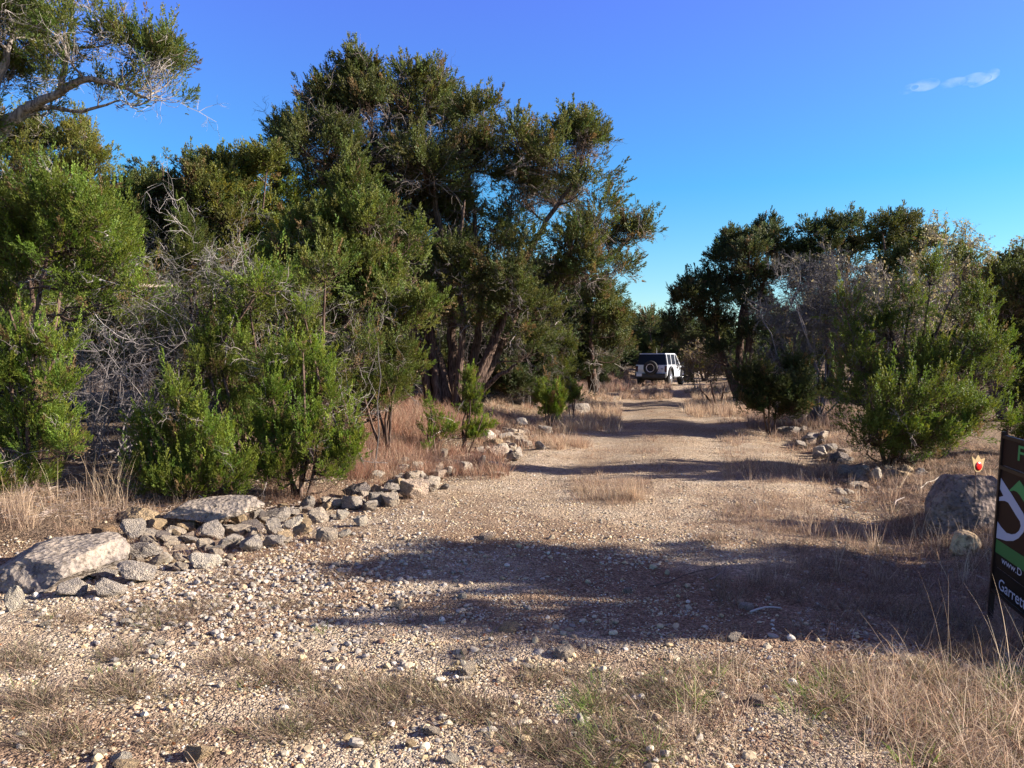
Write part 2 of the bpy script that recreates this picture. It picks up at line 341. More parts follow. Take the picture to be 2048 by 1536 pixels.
# individual rocks
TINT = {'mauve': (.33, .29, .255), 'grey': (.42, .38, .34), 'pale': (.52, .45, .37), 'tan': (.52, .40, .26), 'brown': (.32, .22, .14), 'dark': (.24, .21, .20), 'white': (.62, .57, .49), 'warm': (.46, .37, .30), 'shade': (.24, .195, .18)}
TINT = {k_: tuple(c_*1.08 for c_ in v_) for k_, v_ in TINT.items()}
RT = []
for i in range(14):
    V, Fc = rock_shape(4, 300+i, 12 if i % 3 else 8, .42, .92, .07, .6 if i % 4 == 0 else None)
    me = bpy.data.meshes.new('limestone_rock'); me.from_pydata(V.tolist(), [], Fc.tolist()); me.materials.append(M_stone); RT.append(me)
def rock(loc, size, tint, label, group, rot=None, mesh=None, name='limestone_rock'):
    o = bpy.data.objects.new(name, mesh or random.choice(RT)); COL.objects.link(o)
    o.location = loc; o.scale = size; o.rotation_euler = rot or (random.gauss(0, .22), random.gauss(0, .22), random.uniform(0, 6.3))
    t = TINT[tint]; k = random.uniform(.9, 1.1); o.color = (t[0]*k, t[1]*k, t[2]*k, 1)
    return tag(o, label, 'rock', group)
def rockpx(cx, cy, w, h, tint, label, group, lift=0, rot=None, mesh=None, depth=None):
    """photo px of the visible middle; sizes in px"""
    p = gp(cx, cy+h*.42); d = float(p[1]); k = d/F; W = w*k*.5; H = h*k*.5
    size = (W*1.05, (depth or random.uniform(.75, 1.05))*W, max(H*1.05, W*.35))
    c = at(cx, cy, d+size[1]*.35)
    return rock((c[0], c[1], c[2]+lift), size, tint, label, group, rot or (random.gauss(0, .15), random.gauss(0, .15), random.choice((0, math.pi))+random.gauss(0, .35)), mesh)
GP_ = 'limestone rocks piled along the left side of the track'
def c1(x, y, w, h): return x/2.2756, 900+y/2.2756, w/2.2756, h/2.2756
left = [
 (640, 300, 190, 80, 'tan', 'pale yellow rock just left of the long grey slab'),
 (605, 360, 115, 115, 'grey', 'rounded pitted grey rock standing in front of the pale yellow rock'),
 (475, 385, 120, 65, 'brown', 'brown wedge of rock behind the right end of the big flat boulder'),
 (705, 345, 85, 55, 'tan', 'small tan block under the left tip of the long slab'),
 (850, 350, 95, 55, 'tan', 'yellowish stone propped under the middle of the long slab'),
 (975, 368, 115, 95, 'grey', 'rough grey rock in the hollow below the long slab'),
 (1000, 322, 70, 50, 'pale', 'small pale stone touching the underside of the long slab'),
 (1078, 318, 95, 60, 'tan', 'orange tan stone under the right end of the long slab'),
 (1152, 348, 120, 50, 'dark', 'dark narrow slab leaning down below the right end of the long slab'),
 (1160, 285, 75, 75, 'grey', 'upright grey stone against the right tip of the long slab'),
 (1190, 305, 50, 60, 'dark', 'dark small stone wedged right of the upright grey stone'),
 (1242, 355, 75, 80, 'grey', 'blocky grey stone right of the dark leaning slab'),
 (1255, 305, 130, 50, 'grey', 'flat grey stone lying above the blocky grey stone'),
 (640, 470, 185, 95, 'grey', 'broad ribbed grey rock in the middle of the left pile'),
 (515, 500, 95, 100, 'dark', 'dark knobbly rock against the right end of the flat boulder'),
 (500, 432, 115, 65, 'pale', 'speckled pale rock above the dark knobbly rock'),
 (620, 562, 190, 100, 'grey', 'large sloping grey rock at the lower front of the left pile'),
 (338, 632, 145, 85, 'grey', 'rounded grey stone at the foot of the flat boulder'),
 (490, 628, 165, 92, 'grey', 'smooth grey stone with a square notch at the front of the pile'),
 (470, 565, 115, 50, 'grey', 'low grey stone between the flat boulder and the notched stone'),
 (740, 400, 65, 65, 'dark', 'small dark pitted stone above the broad ribbed rock'),
 (800, 385, 60, 45, 'tan', 'little tan stone right of the small dark pitted stone'),
 (680, 425, 90, 50, 'pale', 'pale flaky stone on top of the broad ribbed rock'),
 (1090, 370, 135, 40, 'pale', 'thin pale slab below the orange tan stone'),
 (1050, 420, 115, 80, 'grey', 'tilted grey block below the thin pale slab'),
 (1150, 425, 115, 95, 'grey', 'grey angular rock right of the tilted grey block'),
 (1245, 420, 115, 60, 'grey', 'flat topped grey rock sloping down to the gravel'),
 (930, 508, 155, 80, 'white', 'whitish squared block at the gravel edge of the pile'),
 (815, 495, 90, 35, 'pale', 'thin pale slab left of the whitish squared block'),
 (720, 508, 90, 55, 'pale', 'pale rounded stone right of the broad ribbed rock'),
 (820, 535, 80, 45, 'pale', 'small pale stone below the thin slab'),
 (1300, 395, 85, 55, 'tan', 'tan stone behind the flat topped grey rock'),
 (1378, 370, 85, 65, 'tan', 'warm tan rounded rock in dry grass right of the pile'),
 (1452, 300, 95, 70, 'pale', 'pale wedge pointing up in the thin part of the pile'),
 (1488, 392, 95, 60, 'pale', 'pale lumpy rock at the road edge of the thin part'),
 (1325, 285, 90, 40, 'grey', 'flat grey piece behind the warm tan rock'),
 (1400, 240, 75, 60, 'grey', 'grey stone in grass behind the pale wedge'),
 (1520, 242, 95, 50, 'pale', 'pale stone left of the rough dark capped rock'),
 (1600, 245, 95, 60, 'grey', 'smooth slanting rock in front of the rough dark capped rock'),
 (1625, 187, 125, 80, 'dark', 'rough dark capped rock at the back of the upper pile'),
 (1705, 230, 85, 65, 'grey', 'grey rock right of the rough dark capped rock'),
 (1680, 268, 70, 40, 'pale', 'low pale rock below the smooth slanting rock'),
 (1785, 232, 105, 60, 'pale', 'pale rock with a ribbed side in the upper pile'),
 (1880, 190, 150, 90, 'warm', 'broad smooth rock near the upper end of the pile'),
 (1955, 160, 95, 75, 'pale', 'fluted pale rock at the right end of the upper pile'),
 (1720, 118, 75, 45, 'white', 'white stone at the back left of the upper pile'),
 (1830, 90, 75, 45, 'white', 'white angular stone at the back of the upper pile'),
 (1890, 85, 70, 55, 'white', 'upright white stone behind the broad smooth rock'),
 (1940, 70, 55, 40, 'pale', 'small pale stone highest in the upper pile'),
 (1780, 175, 70, 50, 'grey', 'grey block between the white stones and the ribbed rock'),
 (1895, 125, 90, 40, 'grey', 'thin grey slab behind the broad smooth rock'),
 (1560, 300, 60, 50, 'white', 'white chunk on the gravel below the slanting rock'),
 (1640, 325, 65, 60, 'white', 'knobbly white chunk at the road edge'),
 (1570, 385, 60, 40, 'white', 'low white chunk by the pale lumpy rock'),
]
for (x, y, w, h, t, lb) in left: rockpx(*c1(x, y, w, h), t, lb, GP_, lift=.01)
def c4(x, y, w, h): return 780+x/4.096, 700+y/4.096, w/4.096, h/4.096
for (x, y, w, h, t, lb) in [
 (605, 970, 120, 105, 'white', 'cracked white rock alone in red grass between the two piles'),
 (500, 1000, 90, 60, 'white', 'low white rock left of the cracked white rock'),
 (440, 840, 65, 90, 'pale', 'upright pale rock in the red grass below the sapling'),
 (370, 945, 40, 50, 'white', 'small white stone above the fluted rock'),
 (890, 845, 170, 120, 'warm', 'peaked brownish rock beside the track in the far group'),
 (1010, 880, 130, 80, 'pale', 'pale rock right of the peaked brownish rock'),
 (880, 960, 180, 60, 'grey', 'flat grey rock in shade below the peaked rock'),
 (905, 690, 90, 60, 'white', 'whitish stone at the back of the far group'),
 (950, 735, 90, 50, 'tan', 'yellow stone in the middle of the far group'),
 (1030, 740, 130, 70, 'pale', 'broad pale rock behind the peaked rock'),
 (1040, 670, 65, 60, 'dark', 'small dark pointed stone at the back of the far group'),
 (1130, 775, 100, 60, 'pale', 'pale stone left of the grey triangular rock'),
 (1235, 785, 95, 80, 'grey', 'grey triangular rock at the track edge of the far group'),
 (1235, 640, 90, 50, 'pale', 'pale stone at the foot of the round juniper sapling'),
 (1300, 625, 70, 50, 'dark', 'dark stone right of the foot of the round sapling'),
 (1475, 555, 110, 50, 'white', 'white stone in tan grass farthest up the left edge'),
 (1480, 515, 80, 40, 'pale', 'pale flat stone behind the farthest white stone'),
 (870, 1010, 150, 50, 'warm', 'long low rock with a shadow across it by the track'),
]: rockpx(*c4(x, y, w, h), t, lb, 'rocks in the dry grass farther along the left edge')
def c5(x, y, w, h): return 1400+x/3.16, 780+y/3.16, w/3.16, h/3.16
for (x, y, w, h, t, lb) in [
 (545, 215, 100, 50, 'grey', 'grey rock farthest back in the right edge row'),
 (590, 255, 110, 60, 'grey', 'rough grey rock second from the back in the right row'),
 (700, 300, 150, 60, 'pale', 'sharp pale slab sticking up in the right row'),
 (640, 345, 100, 50, 'grey', 'low grey rock in front of the sharp pale slab'),
 (762, 388, 90, 65, 'white', 'rounded pale rock in the right row at the shadow edge'),
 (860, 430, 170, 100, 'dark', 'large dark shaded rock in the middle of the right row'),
 (800, 365, 130, 45, 'grey', 'grey flat rock above the rounded pale rock'),
 (940, 520, 140, 80, 'grey', 'shaded grey rock below the dark rock in the right row'),
 (1030, 600, 110, 55, 'warm', 'brownish shaded rock left of the upright white rock'),
 (935, 640, 75, 45, 'white', 'small pale rock at the lower end of the right row'),
 (1112, 540, 72, 110, 'white', 'upright lumpy white rock lit by the sun near the juniper'),
 (1190, 530, 110, 70, 'tan', 'orange tan rock behind the upright white rock'),
 (1300, 520, 110, 60, 'tan', 'rough tan rock under the right hand juniper'),
 (1020, 500, 100, 70, 'dark', 'dark shaded rock right of the shaded grey rock'),
 (920, 705, 50, 35, 'white', 'little white stone in the shaded grass'),
 (290, 1370, 100, 45, 'white', 'flat white stone in the big foreground shadow'),
]: rockpx(*c5(x, y, w, h), t, lb, 'rocks along the right edge of the track')
for (x, y, w, h, t, lb) in [
 (1018, 1256, 46, 20, 'tan', 'cream flat stone on the gravel at the shadow edge'),
 (1128, 1306, 42, 24, 'pale', 'mottled whitish stone on the gravel left of the shadow corner'),
 (1128, 1286, 26, 12, 'white', 'thin white chip beside the mottled stone'),
 (938, 1338, 34, 30, 'pale', 'cream stone highest of the three in the gravel middle'),
 (925, 1358, 34, 18, 'white', 'white stone lowest of the three in the gravel middle'),
 (920, 1315, 22, 14, 'pale', 'small cream stone above the three in the gravel'),
 (1053, 1335, 32, 20, 'grey', 'greyish stone between the gravel and green tuft'),
 (1050, 1353, 26, 14, 'white', 'white stone just below the greyish stone'),
 (862, 1463, 34, 26, 'pale', 'pale stone in the bottom middle gravel'),
 (905, 1518, 34, 26, 'white', 'white stone at the bottom edge below the pale stone'),
 (820, 1488, 24, 22, 'tan', 'yellowish stone left of the bottom middle pale stone'),
 (795, 1210, 30, 20, 'pale', 'cream stone on gravel left of the big shadow'),
 (925, 1193, 18, 14, 'white', 'small white stone in the left end of the big shadow'),
 (397, 1508, 62, 46, 'tan', 'largest yellow tan stone at the bottom left edge'),
 (240, 1516, 44, 26, 'white', 'white flat stone left of the yellow tan stone'),
 (195, 1505, 36, 22, 'pale', 'pale stone left of the white flat stone at the bottom'),
 (250, 1530, 60, 24, 'tan', 'tan stone cut by the bottom edge of the photo'),
 (30, 1200, 34, 60, 'white', 'crumbly white rock in front of the flat boulder'),
 (300, 1373, 26, 18, 'tan', 'cream stone in the left gravel patch'),
 (275, 1340, 24, 16, 'pale', 'pale stone high in the left gravel patch'),
 (322, 1286, 22, 14, 'white', 'white stone in the left middle gravel'),
 (253, 1245, 26, 16, 'white', 'white stone below the notched grey stone'),
 (240, 1400, 26, 16, 'white', 'white stone beside the left grass tuft'),
 (90, 1250, 22, 14, 'grey', 'grey lump in grass below the flat boulder'),
 (1470, 1275, 34, 22, 'grey', 'blue grey stone in the big foreground shadow'),
 (1515, 1405, 40, 22, 'warm', 'brownish stone in the grass right of centre'),
 (970, 1075, 40, 12, 'warm', 'flat reddish stone lying on the sunlit track'),
 (1255, 1183, 20, 14, 'grey', 'grey stone in the middle of the big shadow'),
 (1600, 1270, 18, 12, 'white', 'little white stone in the shaded tall grass'),
]: rockpx(x, y, w, h, t, lb, 'loose stones lying on the foreground gravel')
# fill of the piles
def fill(n, cen, sx, sy, smin, smax, label, grp):
    for i in range(n):
        x, y = cen[random.randrange(len(cen))]
        x += random.gauss(0, sx); y += random.gauss(0, sy); p = gp(x, y)
        s = random.uniform(smin, smax)*p[1]/8
        rock((p[0], p[1], p[2]+s*random.uniform(0, .8)), (s*random.uniform(.9, 1.4), s*random.uniform(.7, 1.1), s*random.uniform(.45, .8)), random.choice(['grey', 'pale', 'white', 'tan', 'grey', 'warm', 'pale']), label, grp, mesh=random.choice(RT))
fill(60, [(200, 1120), (260, 1140), (310, 1120), (370, 1100), (430, 1110), (500, 1080), (300, 1070), (420, 1060)], 30, 14, .05, .11, 'small chunk among the rubble of the nearer left rock pile', 'small rubble in the nearer left pile')
fill(85, [(560, 1050), (620, 1030), (680, 1020), (740, 1010), (790, 975), (850, 950), (840, 970)], 26, 12, .045, .10, 'small chunk in the thin upper stretch of the left rock pile', 'small rubble in the upper left pile')
fill(55, [(1010, 880), (1050, 880), (1090, 860), (1000, 905), (930, 940), (1140, 840)], 18, 8, .05, .10, 'small pale chunk in dry grass of the far left rock group', 'small rubble in the far left group')
fill(48, [(1590, 860), (1630, 885), (1680, 920), (1710, 950), (1760, 950), (1700, 970), (1820, 945)], 16, 8, .045, .09, 'small shaded chunk in the row along the right track edge', 'small rubble in the right row')
# big left boulder
def bigrock(name, seed, size, cen, rot, tint, label, planes=10, flat=.6, rough=.06, lo=.5, hi=.95, grp=None, ms=None):
    V, Fc = rock_shape(5, seed, planes, lo, hi, rough, flat); V = V*np.array(size)
    me = bpy.data.meshes.new(name); me.from_pydata(V.tolist(), [], Fc.tolist()); me.materials.append(ms or M_stone2)
    o = bpy.data.objects.new(name, me); COL.objects.link(o); o.location = cen; o.rotation_euler = rot; o.color = (*TINT[tint], 1); tag(o, label, 'boulder', grp); return o
p = gp(85, 1190); 
bigrock('limestone_boulder', 41, (.41, .50, .125), (p[0]-.13, p[1]+.47, p[2]+.105), (R(5), R(2), R(8)), 'mauve', 'big flat topped grey boulder at the left edge of the photo', 14, .55, .05, .6, .97)
p = gp(420, 1062)
bigrock('limestone_slab', 43, (.47, .25, .07), (p[0], p[1]+.10, p[2]+.19), (R(6), R(-5), R(6)), 'mauve', 'long grey slab lying on top of the left rock pile', 12, .6, .05, .6, .97, GP_)
p = gp(1945, 1066)
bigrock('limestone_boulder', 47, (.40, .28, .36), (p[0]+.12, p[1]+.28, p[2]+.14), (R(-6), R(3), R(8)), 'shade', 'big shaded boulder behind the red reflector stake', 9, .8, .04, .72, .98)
p = gp(1940, 1112)
bigrock('limestone_rock', 51, (.15, .13, .12), (p[0], p[1]+.1, p[2]+.08), (0, 0, R(20)), 'tan', 'rounded tan rock at the foot of the reflector stake', 9, None, .06, .6, .97)

# ------------------------------------------------------------------ trees
def sprig_templates(n=6, leaves=12, wk=1.0):
    out = []
    rg = np.random.default_rng(5)
    for k in range(n):
        V = []; 
        for i in range(leaves):
            t = (i+.5)/leaves*rg.uniform(.9, 1.1); az = i*2.4+rg.uniform(-.5, .5); sp_ = .60*(1-t*.7)+.12
            b = np.array([0, 0, t*.8]); d = nrm(np.array([math.cos(az)*sp_, math.sin(az)*sp_, 1.0*(1-sp_*.3)]))
            side = nrm(np.cross(d, rg.normal(size=3))); L = .30*(1-.35*t)*rg.uniform(.8, 1.2); w = .09*wk
            V += [b-side*w*.8, b+side*w, b+d*L]
        out.append(np.array(V))
    return out
SPR = sprig_templates(); SPR_FAR = sprig_templates(6, 6, 1.75)
def basis(D):
    D = nrm(D); a = nrm(rng.normal(size=D.shape)); U = nrm(np.cross(D, a)); W = np.cross(D, U); return U, W, D
def tufts(buf, P, Ax, A, B, n_sp, sp_len, cols, spread=.75):
    """P (N,3) tuft bases, Ax axes, A length, B base radius, cols (N,3)"""
    N = len(P); 
    U, W, D = basis(Ax)
    T = rng.random((N, n_sp))**.8; az = rng.uniform(0, 2*np.pi, (N, n_sp)); rad = np.sqrt(rng.random((N, n_sp)))*(1-T**1.5*.85)
    sA = A*rng.uniform(.7, 1.3, (N, 1)); sB = B*rng.uniform(.7, 1.3, (N, 1))
    rv = U[:, None]*np.cos(az)[..., None]+W[:, None]*np.sin(az)[..., None]
    O = P[:, None]+D[:, None]*(T*sA)[..., None]+rv*(rad*sB)[..., None]
    sd_ = D[:, None]*1.0+rv*(rad*spread)[..., None]+rng.normal(size=O.shape)*.28
    O = O.reshape(-1, 3); sd_ = sd_.reshape(-1, 3); u, w, d = basis(sd_)
    L = sp_len*rng.uniform(.65, 1.3, len(O))
    c = np.repeat(cols, n_sp, 0)*rng.uniform(.82, 1.18, (len(O), 1))
    tip = .85+.3*T.reshape(-1, 1); c = c*np.clip(tip, .9, 1.12)
    tset = SPR_FAR if A > .29 else SPR; which = rng.integers(0, 6, len(O))
    for k in range(6):
        s = which == k; V = tset[k]; m = s.sum()
        v = (u[s][:, None]*V[None, :, 0:1]+w[s][:, None]*V[None, :, 1:2]+d[s][:, None]*V[None, :, 2:3])*L[s][:, None, None]+O[s][:, None]
        f = np.arange(m*len(V)).reshape(-1, 3)
        buf.add(v.reshape(-1, 3), f, np.repeat(c[s], len(V), 0))
GREEN = dict(bright=(.135, .195, .024), mid=(.100, .140, .024), olive=(.100, .116, .028), dark=(.055, .072, .022), yell=(.15, .17, .028), deep=(.042, .058, .021))
def fan(buf, P, Dr, L, r, col, n=5, lv=2, K=5, bend=.25):
    """dead twig fans: from points P in directions Dr, recursive"""
    N = len(P)
    E = P+nrm(Dr)*L*rng.uniform(.6, 1.3, (N, 1))
    pt = curve_paths(P, E, K, bend, .02, up=0)
    rr = r*np.linspace(1, .45, K)[None]*rng.uniform(.7, 1.2, (N, 1))
    cc = np.array(col)*rng.uniform(.6, 1.25, (N, 1))
    tubes(buf, pt, rr, 3, cc)
    if lv > 0:
        k = rng.integers(1, K, (N, n)); ii = np.repeat(np.arange(N), n); st = pt[ii, k.ravel()]
        dd = nrm(pt[ii, -1]-pt[ii, 0])+rng.normal(size=(N*n, 3))*.62
        fan(buf, st, dd, L*.55, r*.55, col, n, lv-1, K, bend)
def juniper(name, base, trunks, lobes, A=.32, B=.16, nsp=22, sp=.085, col='mid', col2='dark', cov=8, mat=M_bark, dead=0, deadcol=(.26, .22, .19), label='', cat='tree', grp=None, up=.55, fill_=.5, stem_r=.012, parts=('crown', 'trunk', 'dead_branch'), seed=1, spread=.75, deadL=.5):
    global rng
    rng = np.random.default_rng(seed*977)
    base = np.asarray(base, float)
    root = empty(name, tuple(base)); tag(root, label, cat, grp); nsp = int(nsp*1.4); sp = sp*.88; A *= 1.1; B *= .82
    tb = Buf(); lb = Buf(); db = Buf(); TP = []
    for tr in trunks:      # (points list, r0, r1)
        pts, r0, r1 = tr; pts = np.array(pts, float); K = 5*(len(pts)-1)+1
        s = np.linspace(0, len(pts)-1, K); ci = np.clip(s.astype(int), 0, len(pts)-2); f = (s-ci)[:, None]
        p0 = pts[np.maximum(ci-1, 0)]; p1 = pts[ci]; p2 = pts[ci+1]; p3 = pts[np.minimum(ci+2, len(pts)-1)]
        q_ = .5*((2*p1)+(-p0+p2)*f+(2*p0-5*p1+4*p2-p3)*f**2+(-p0+3*p1-3*p2+p3)*f**3)
        q_[1:-1] += rng.normal(size=(K-2, 3))*r0*.16
        rr = (r0*(1-np.linspace(0, 1, K))**.8+r1)*(1+.35*np.exp(-np.linspace(0, 1, K)*14)); tubes(tb, q_[None], rr[None], 9 if r0 > .05 else 5); TP.append((q_, rr))
    allp = np.concatenate([t[0] for t in TP]); allr = np.concatenate([t[1] for t in TP])
    cm = np.array(GREEN[col]); cdk = np.array(GREEN[col2])
    for lo in lobes:
        c, rx, ry, rz, dens = lo; c = np.asarray(c, float); n0 = (rx*rz*ry)**(2/3); rx, ry, rz = [max(.72*q_, q_-.30*A) for q_ in (rx, ry, rz)]
        # limb
        dd = c-allp; cost = np.linalg.norm(dd, axis=1)+np.maximum(0, allp[:, 2]-c[2]+.2*rz)*2.5
        j = int(np.argmin(cost)); s = allp[j]; L = np.linalg.norm(c-s)
        limb = curve_paths(s[None], c[None], 7, .16, .02, up=.10); r0 = min(allr[j]*.7, .008+.013*L+.01*rx); tubes(tb, limb, np.linspace(r0, r0*.3, 7)[None], 6); limb = limb[0]
        n = max(4, int(cov*(6.6 if A < .3 else 7.4)*dens*n0/(2*A*B)))
        dv = nrm(rng.normal(size=(n, 3))); dv[:, 2] = np.where(dv[:, 2] < -.45, -dv[:, 2]*.6, dv[:, 2]); rad = rng.random(n)**(fill_)
        P = c+dv*rad[:, None]*np.array([rx, ry, rz])
        P = P+np.stack([noise3(P[:, 0]*1.5/max(rx, .25)+seed+k_*9, P[:, 1]*1.5/max(rx, .25), P[:, 2]*1.5/max(rx, .25)) for k_ in range(3)], -1)*np.array([rx, ry, rz])*.42
        # uneven outline: tufts pushed in and out by noise, some gaps
        nz = noise3(P[:, 0]*1.7/max(rx, .3)*.8+seed, P[:, 1]*1.7/max(rx, .3), P[:, 2]*1.7/max(rx, .3)); nf = noise3(P[:, 0]/(A*1.6)+seed, P[:, 1]/(A*1.6), P[:, 2]/(A*1.6)); kp = (nz > -.40) & (nf > -.30); P = P[kp]; dv = dv[kp]; nz = nz[kp]; n = len(P)
        if n == 0: continue
        gz = np.maximum(G(P[:, 0], P[:, 1])+.03, -9); P[:, 2] = np.maximum(P[:, 2], gz)
        ax = dv*np.array([1, 1, .8])*.8+np.array([0, 0, up])+rng.normal(size=(n, 3))*.22
        mixk = np.clip(rng.random((n, 1))*.75+.3*nz[:, None], 0, 1)
        cols = (cm*(1-mixk)+cdk*mixk)*rng.uniform(.85, 1.15, (n, 1)); cols[:, 0] *= rng.uniform(.85, 1.3, n); cols = np.where(rng.random((n, 1)) < .06, np.array([.17, .115, .05]), cols); cols *= 1+.35*noise3(P[:, 0]/(A*2.2), P[:, 1]/(A*2.2)+seed, P[:, 2]/(A*2.2))[:, None]
        k = rng.integers(2, 7, n); st = limb[k]; 
        bp = curve_paths(st, P+nrm(ax)*A*.5, 5, .25, .03, up=.12); tubes(tb, bp, stem_r*.8*np.linspace(1, .3, 5)[None]*rng.uniform(.25, .7, (n, 1)), 3)
        tufts(lb, P, ax, A, B, nsp, sp, cols, spread)
        tp_ = np.where(dv[:, 2] > .35)[0][::(4 if A < .3 else 6)]
        if len(tp_): tufts(lb, P[tp_], np.array([0, 0, 1.])+dv[tp_]*.35+rng.normal(size=(len(tp_), 3))*.12, A*(1.9 if A < .3 else 1.1), B*.55, nsp, sp, cols[tp_]*1.1, .5)
        if dead:
            m = max(1, int(n*dead/8)); ii = rng.integers(0, n, m); pts_ = bp[ii, rng.integers(1, 4, m)]
            fan(db, pts_, dv[ii]+rng.normal(size=(m, 3))*.5+np.array([0, 0, -.2]), deadL*max(.5, rx), .006*(A/.3), deadcol, 4, 2 if rx < 2 else 2)
    tb.build(parts[1], mat, root, True, base); lb.build(parts[0], M_leaf, root, False, base)
    if dead: db.build(parts[2], M_twig, root, False, base)
    return root
def lobes_px(lst, Yc, dy=0., ratio=1.0, seed=0):
    rg = random.Random(seed); out = []
    for t in lst:
        px, py, r = t[:3]; dens = t[3] if len(t) > 3 else 1; off = t[4] if len(t) > 4 else rg.uniform(-dy, dy); rz = t[5] if len(t) > 5 else 1
        Yy = Yc+off; R_ = r*1.10*Yy/F; out.append((at(px, py, Yy), R_, R_*ratio, R_*rz, dens))
    return out
def tpx(pts, Yc, r0, r1=.012, dy=0):
    n = len(pts); return ([at(x, y, Yc+dy*i/(n-1)) for i, (x, y) in enumerate(pts)], r0, r1)
def base_at(px, Yc):
    x = (px-1024)/F*Yc; return np.array([x, Yc, float(G(x, Yc))])

# --- the large many stemmed juniper
YC = 18.5; b = base_at(905, YC)
def tb_(p0, rest, r0, dy, ox=0, oy=0):
    pts = [b+np.array([ox, oy, -.1])]+[at(x, y, YC+oy+dy*(i+1)/len(rest)) for i, (x, y) in enumerate(rest)]; return (pts, r0*.78, .02)
tr = [tb_(0, [(880, 730), (845, 640), (800, 540), (745, 420), (715, 280), (715, 180)], .17, .6, -.12, 0),
      tb_(0, [(905, 700), (898, 590), (880, 450), (850, 300), (840, 210)], .15, 0, 0, .15),
      tb_(0, [(950, 700), (962, 590), (950, 450), (935, 330)], .13, .9, .15, .2),
      tb_(0, [(985, 690), (1025, 570), (1065, 490), (1115, 410), (1165, 330)], .14, -.4, .25, -.1),
      tb_(0, [(845, 700), (815, 640), (760, 560), (690, 460), (630, 350)], .14, 1.2, -.35, .3),
      tb_(0, [(925, 650), (915, 540), (930, 400)], .10, -.9, .1, -.2),
      tb_(0, [(1000, 700), (1050, 600), (1120, 560), (1220, 510), (1270, 470)], .10, .5, .3, .2),
      tb_(0, [(965, 730), (1010, 640), (1020, 560)], .09, -1.0, .2, -.3),
      tb_(0, [(850, 740), (825, 700), (822, 640), (800, 590)], .13, -.5, -.55, 0),
      tb_(0, [(870, 745), (865, 690), (862, 620), (850, 520)], .11, .2, -.3, -.25),
      tb_(0, [(975, 770), (1034, 728)], .10, -.6, .3, -.25)]
lb_ = [(716, 140, 20, 4, 0, 1.6), (722, 172, 30, 3, 0, 1.4), (735, 200, 40, 2, 0, 1.3), (822, 172, 24, 1.8, 0, 1.3), (862, 172, 24, 1.6, 0, 1.2), (900, 520, 60, .8, 1.3), (950, 480, 50, .8, 1.3), (880, 570, 60, .8, 1.5), (960, 560, 50, .8, 1.3), (860, 500, 60, .7, 1.6), (790, 460, 70, .8, 1.4), (605, 195, 20, 1.2, 0, 1.3), (652, 175, 22, 1.4, 0, 1.4), (1185, 270, 16, 1.6, 0, 1.8), (1135, 265, 16, 1.6, 0, 1.8), (1030, 260, 18, 1.4, 0, 1.6), (720, 165, 34, 1.2, 0, 1.2), (722, 205, 46, 1.2, 0), (745, 235, 55), (690, 235, 50), (640, 215, 42), (600, 215, 34, .7), (605, 290, 60), (578, 290, 34, .8), (655, 310, 70), (760, 310, 80), (815, 200, 42, 1.1), (858, 200, 42, 1.1),
       (885, 210, 40), (835, 240, 68), (920, 250, 55), (970, 250, 48), (930, 330, 66), (850, 345, 80), (975, 325, 42), (760, 400, 90), (650, 420, 85), (860, 440, 70, .7), (930, 420, 55, .8), (1030, 285, 32), (1060, 320, 45), (1035, 375, 40),
       (1110, 330, 58), (1150, 300, 45, 1.2, 0, 1.3), (1185, 295, 25, 1.2, 0, 1.4), (1165, 380, 68), (1095, 400, 52), (1200, 430, 55), (1245, 415, 32, 1, 0, 1.2), (1270, 390, 12, 1, 0, 1.4), (1195, 490, 60), (1250, 480, 38), (1290, 468, 20), (1235, 540, 32), (1140, 510, 55), (1110, 575, 48), (1180, 545, 34),
       (1020, 440, 40, .6), (1000, 490, 45, .6), (1045, 500, 40, .5), (1000, 540, 50, 1.2, -1.4), (920, 530, 45, 1.1, -1.3), (1030, 560, 40, 1.1, -1.4), (1010, 610, 48, .8, -1.2), (900, 570, 48, .8, -1.2), (1050, 620, 38, .8, -.8), (960, 580, 45, .6, -1), (880, 640, 34, .5, -.6), (960, 650, 34, .5, -.9), (1040, 665, 38, .7, -.4), (830, 590, 36, .6, -.8), (1080, 640, 42, .9, -.3), (1060, 700, 40, .6, .5), (700, 500, 80, .8, .5), (620, 500, 70, .8, 1)]
juniper('juniper_tree', b, tr, lobes_px(lb_, YC, 1.3, 1.0, 3), A=.44, B=.125, nsp=22, sp=.115, col='olive', col2='dark', cov=4.1, dead=1.2, deadcol=(.19, .155, .135), seed=3, label='tallest juniper with many reddish trunks rising left of the track', grp='junipers', deadL=.9)
# --- lighter juniper in front of it
YC = 12.6; b = base_at(690, YC)
tr = [([b+np.array([0, 0, -.1]), at(690, 700, YC), at(700, 560, YC), at(695, 430, YC), at(690, 340, YC)], .07, .012), ([b+np.array([.1, .1, -.1]), at(740, 640, YC), at(780, 520, YC+.3)], .05, .012), ([b+np.array([-.1, .1, -.1]), at(640, 660, YC), at(590, 520, YC+.3)], .05, .012)]
lb_ = [(690, 345, 30, 1.2, 0, 1.5), (700, 400, 46, 1.2, 0, 1.2), (670, 450, 50), (735, 450, 50), (775, 470, 42), (600, 490, 50, 1, 0), (565, 530, 45), (650, 520, 65), (720, 540, 70), (790, 520, 52), (830, 480, 34), (835, 560, 50), (770, 600, 70), (690, 620, 75), (610, 590, 70), (560, 620, 55), (850, 620, 42), (800, 660, 55), (730, 700, 65), (640, 700, 65), (780, 730, 45), (700, 760, 55), (560, 700, 55), (760, 765, 45, .7), (760, 805, 40), (715, 820, 38), (800, 790, 32), (820, 740, 34)]
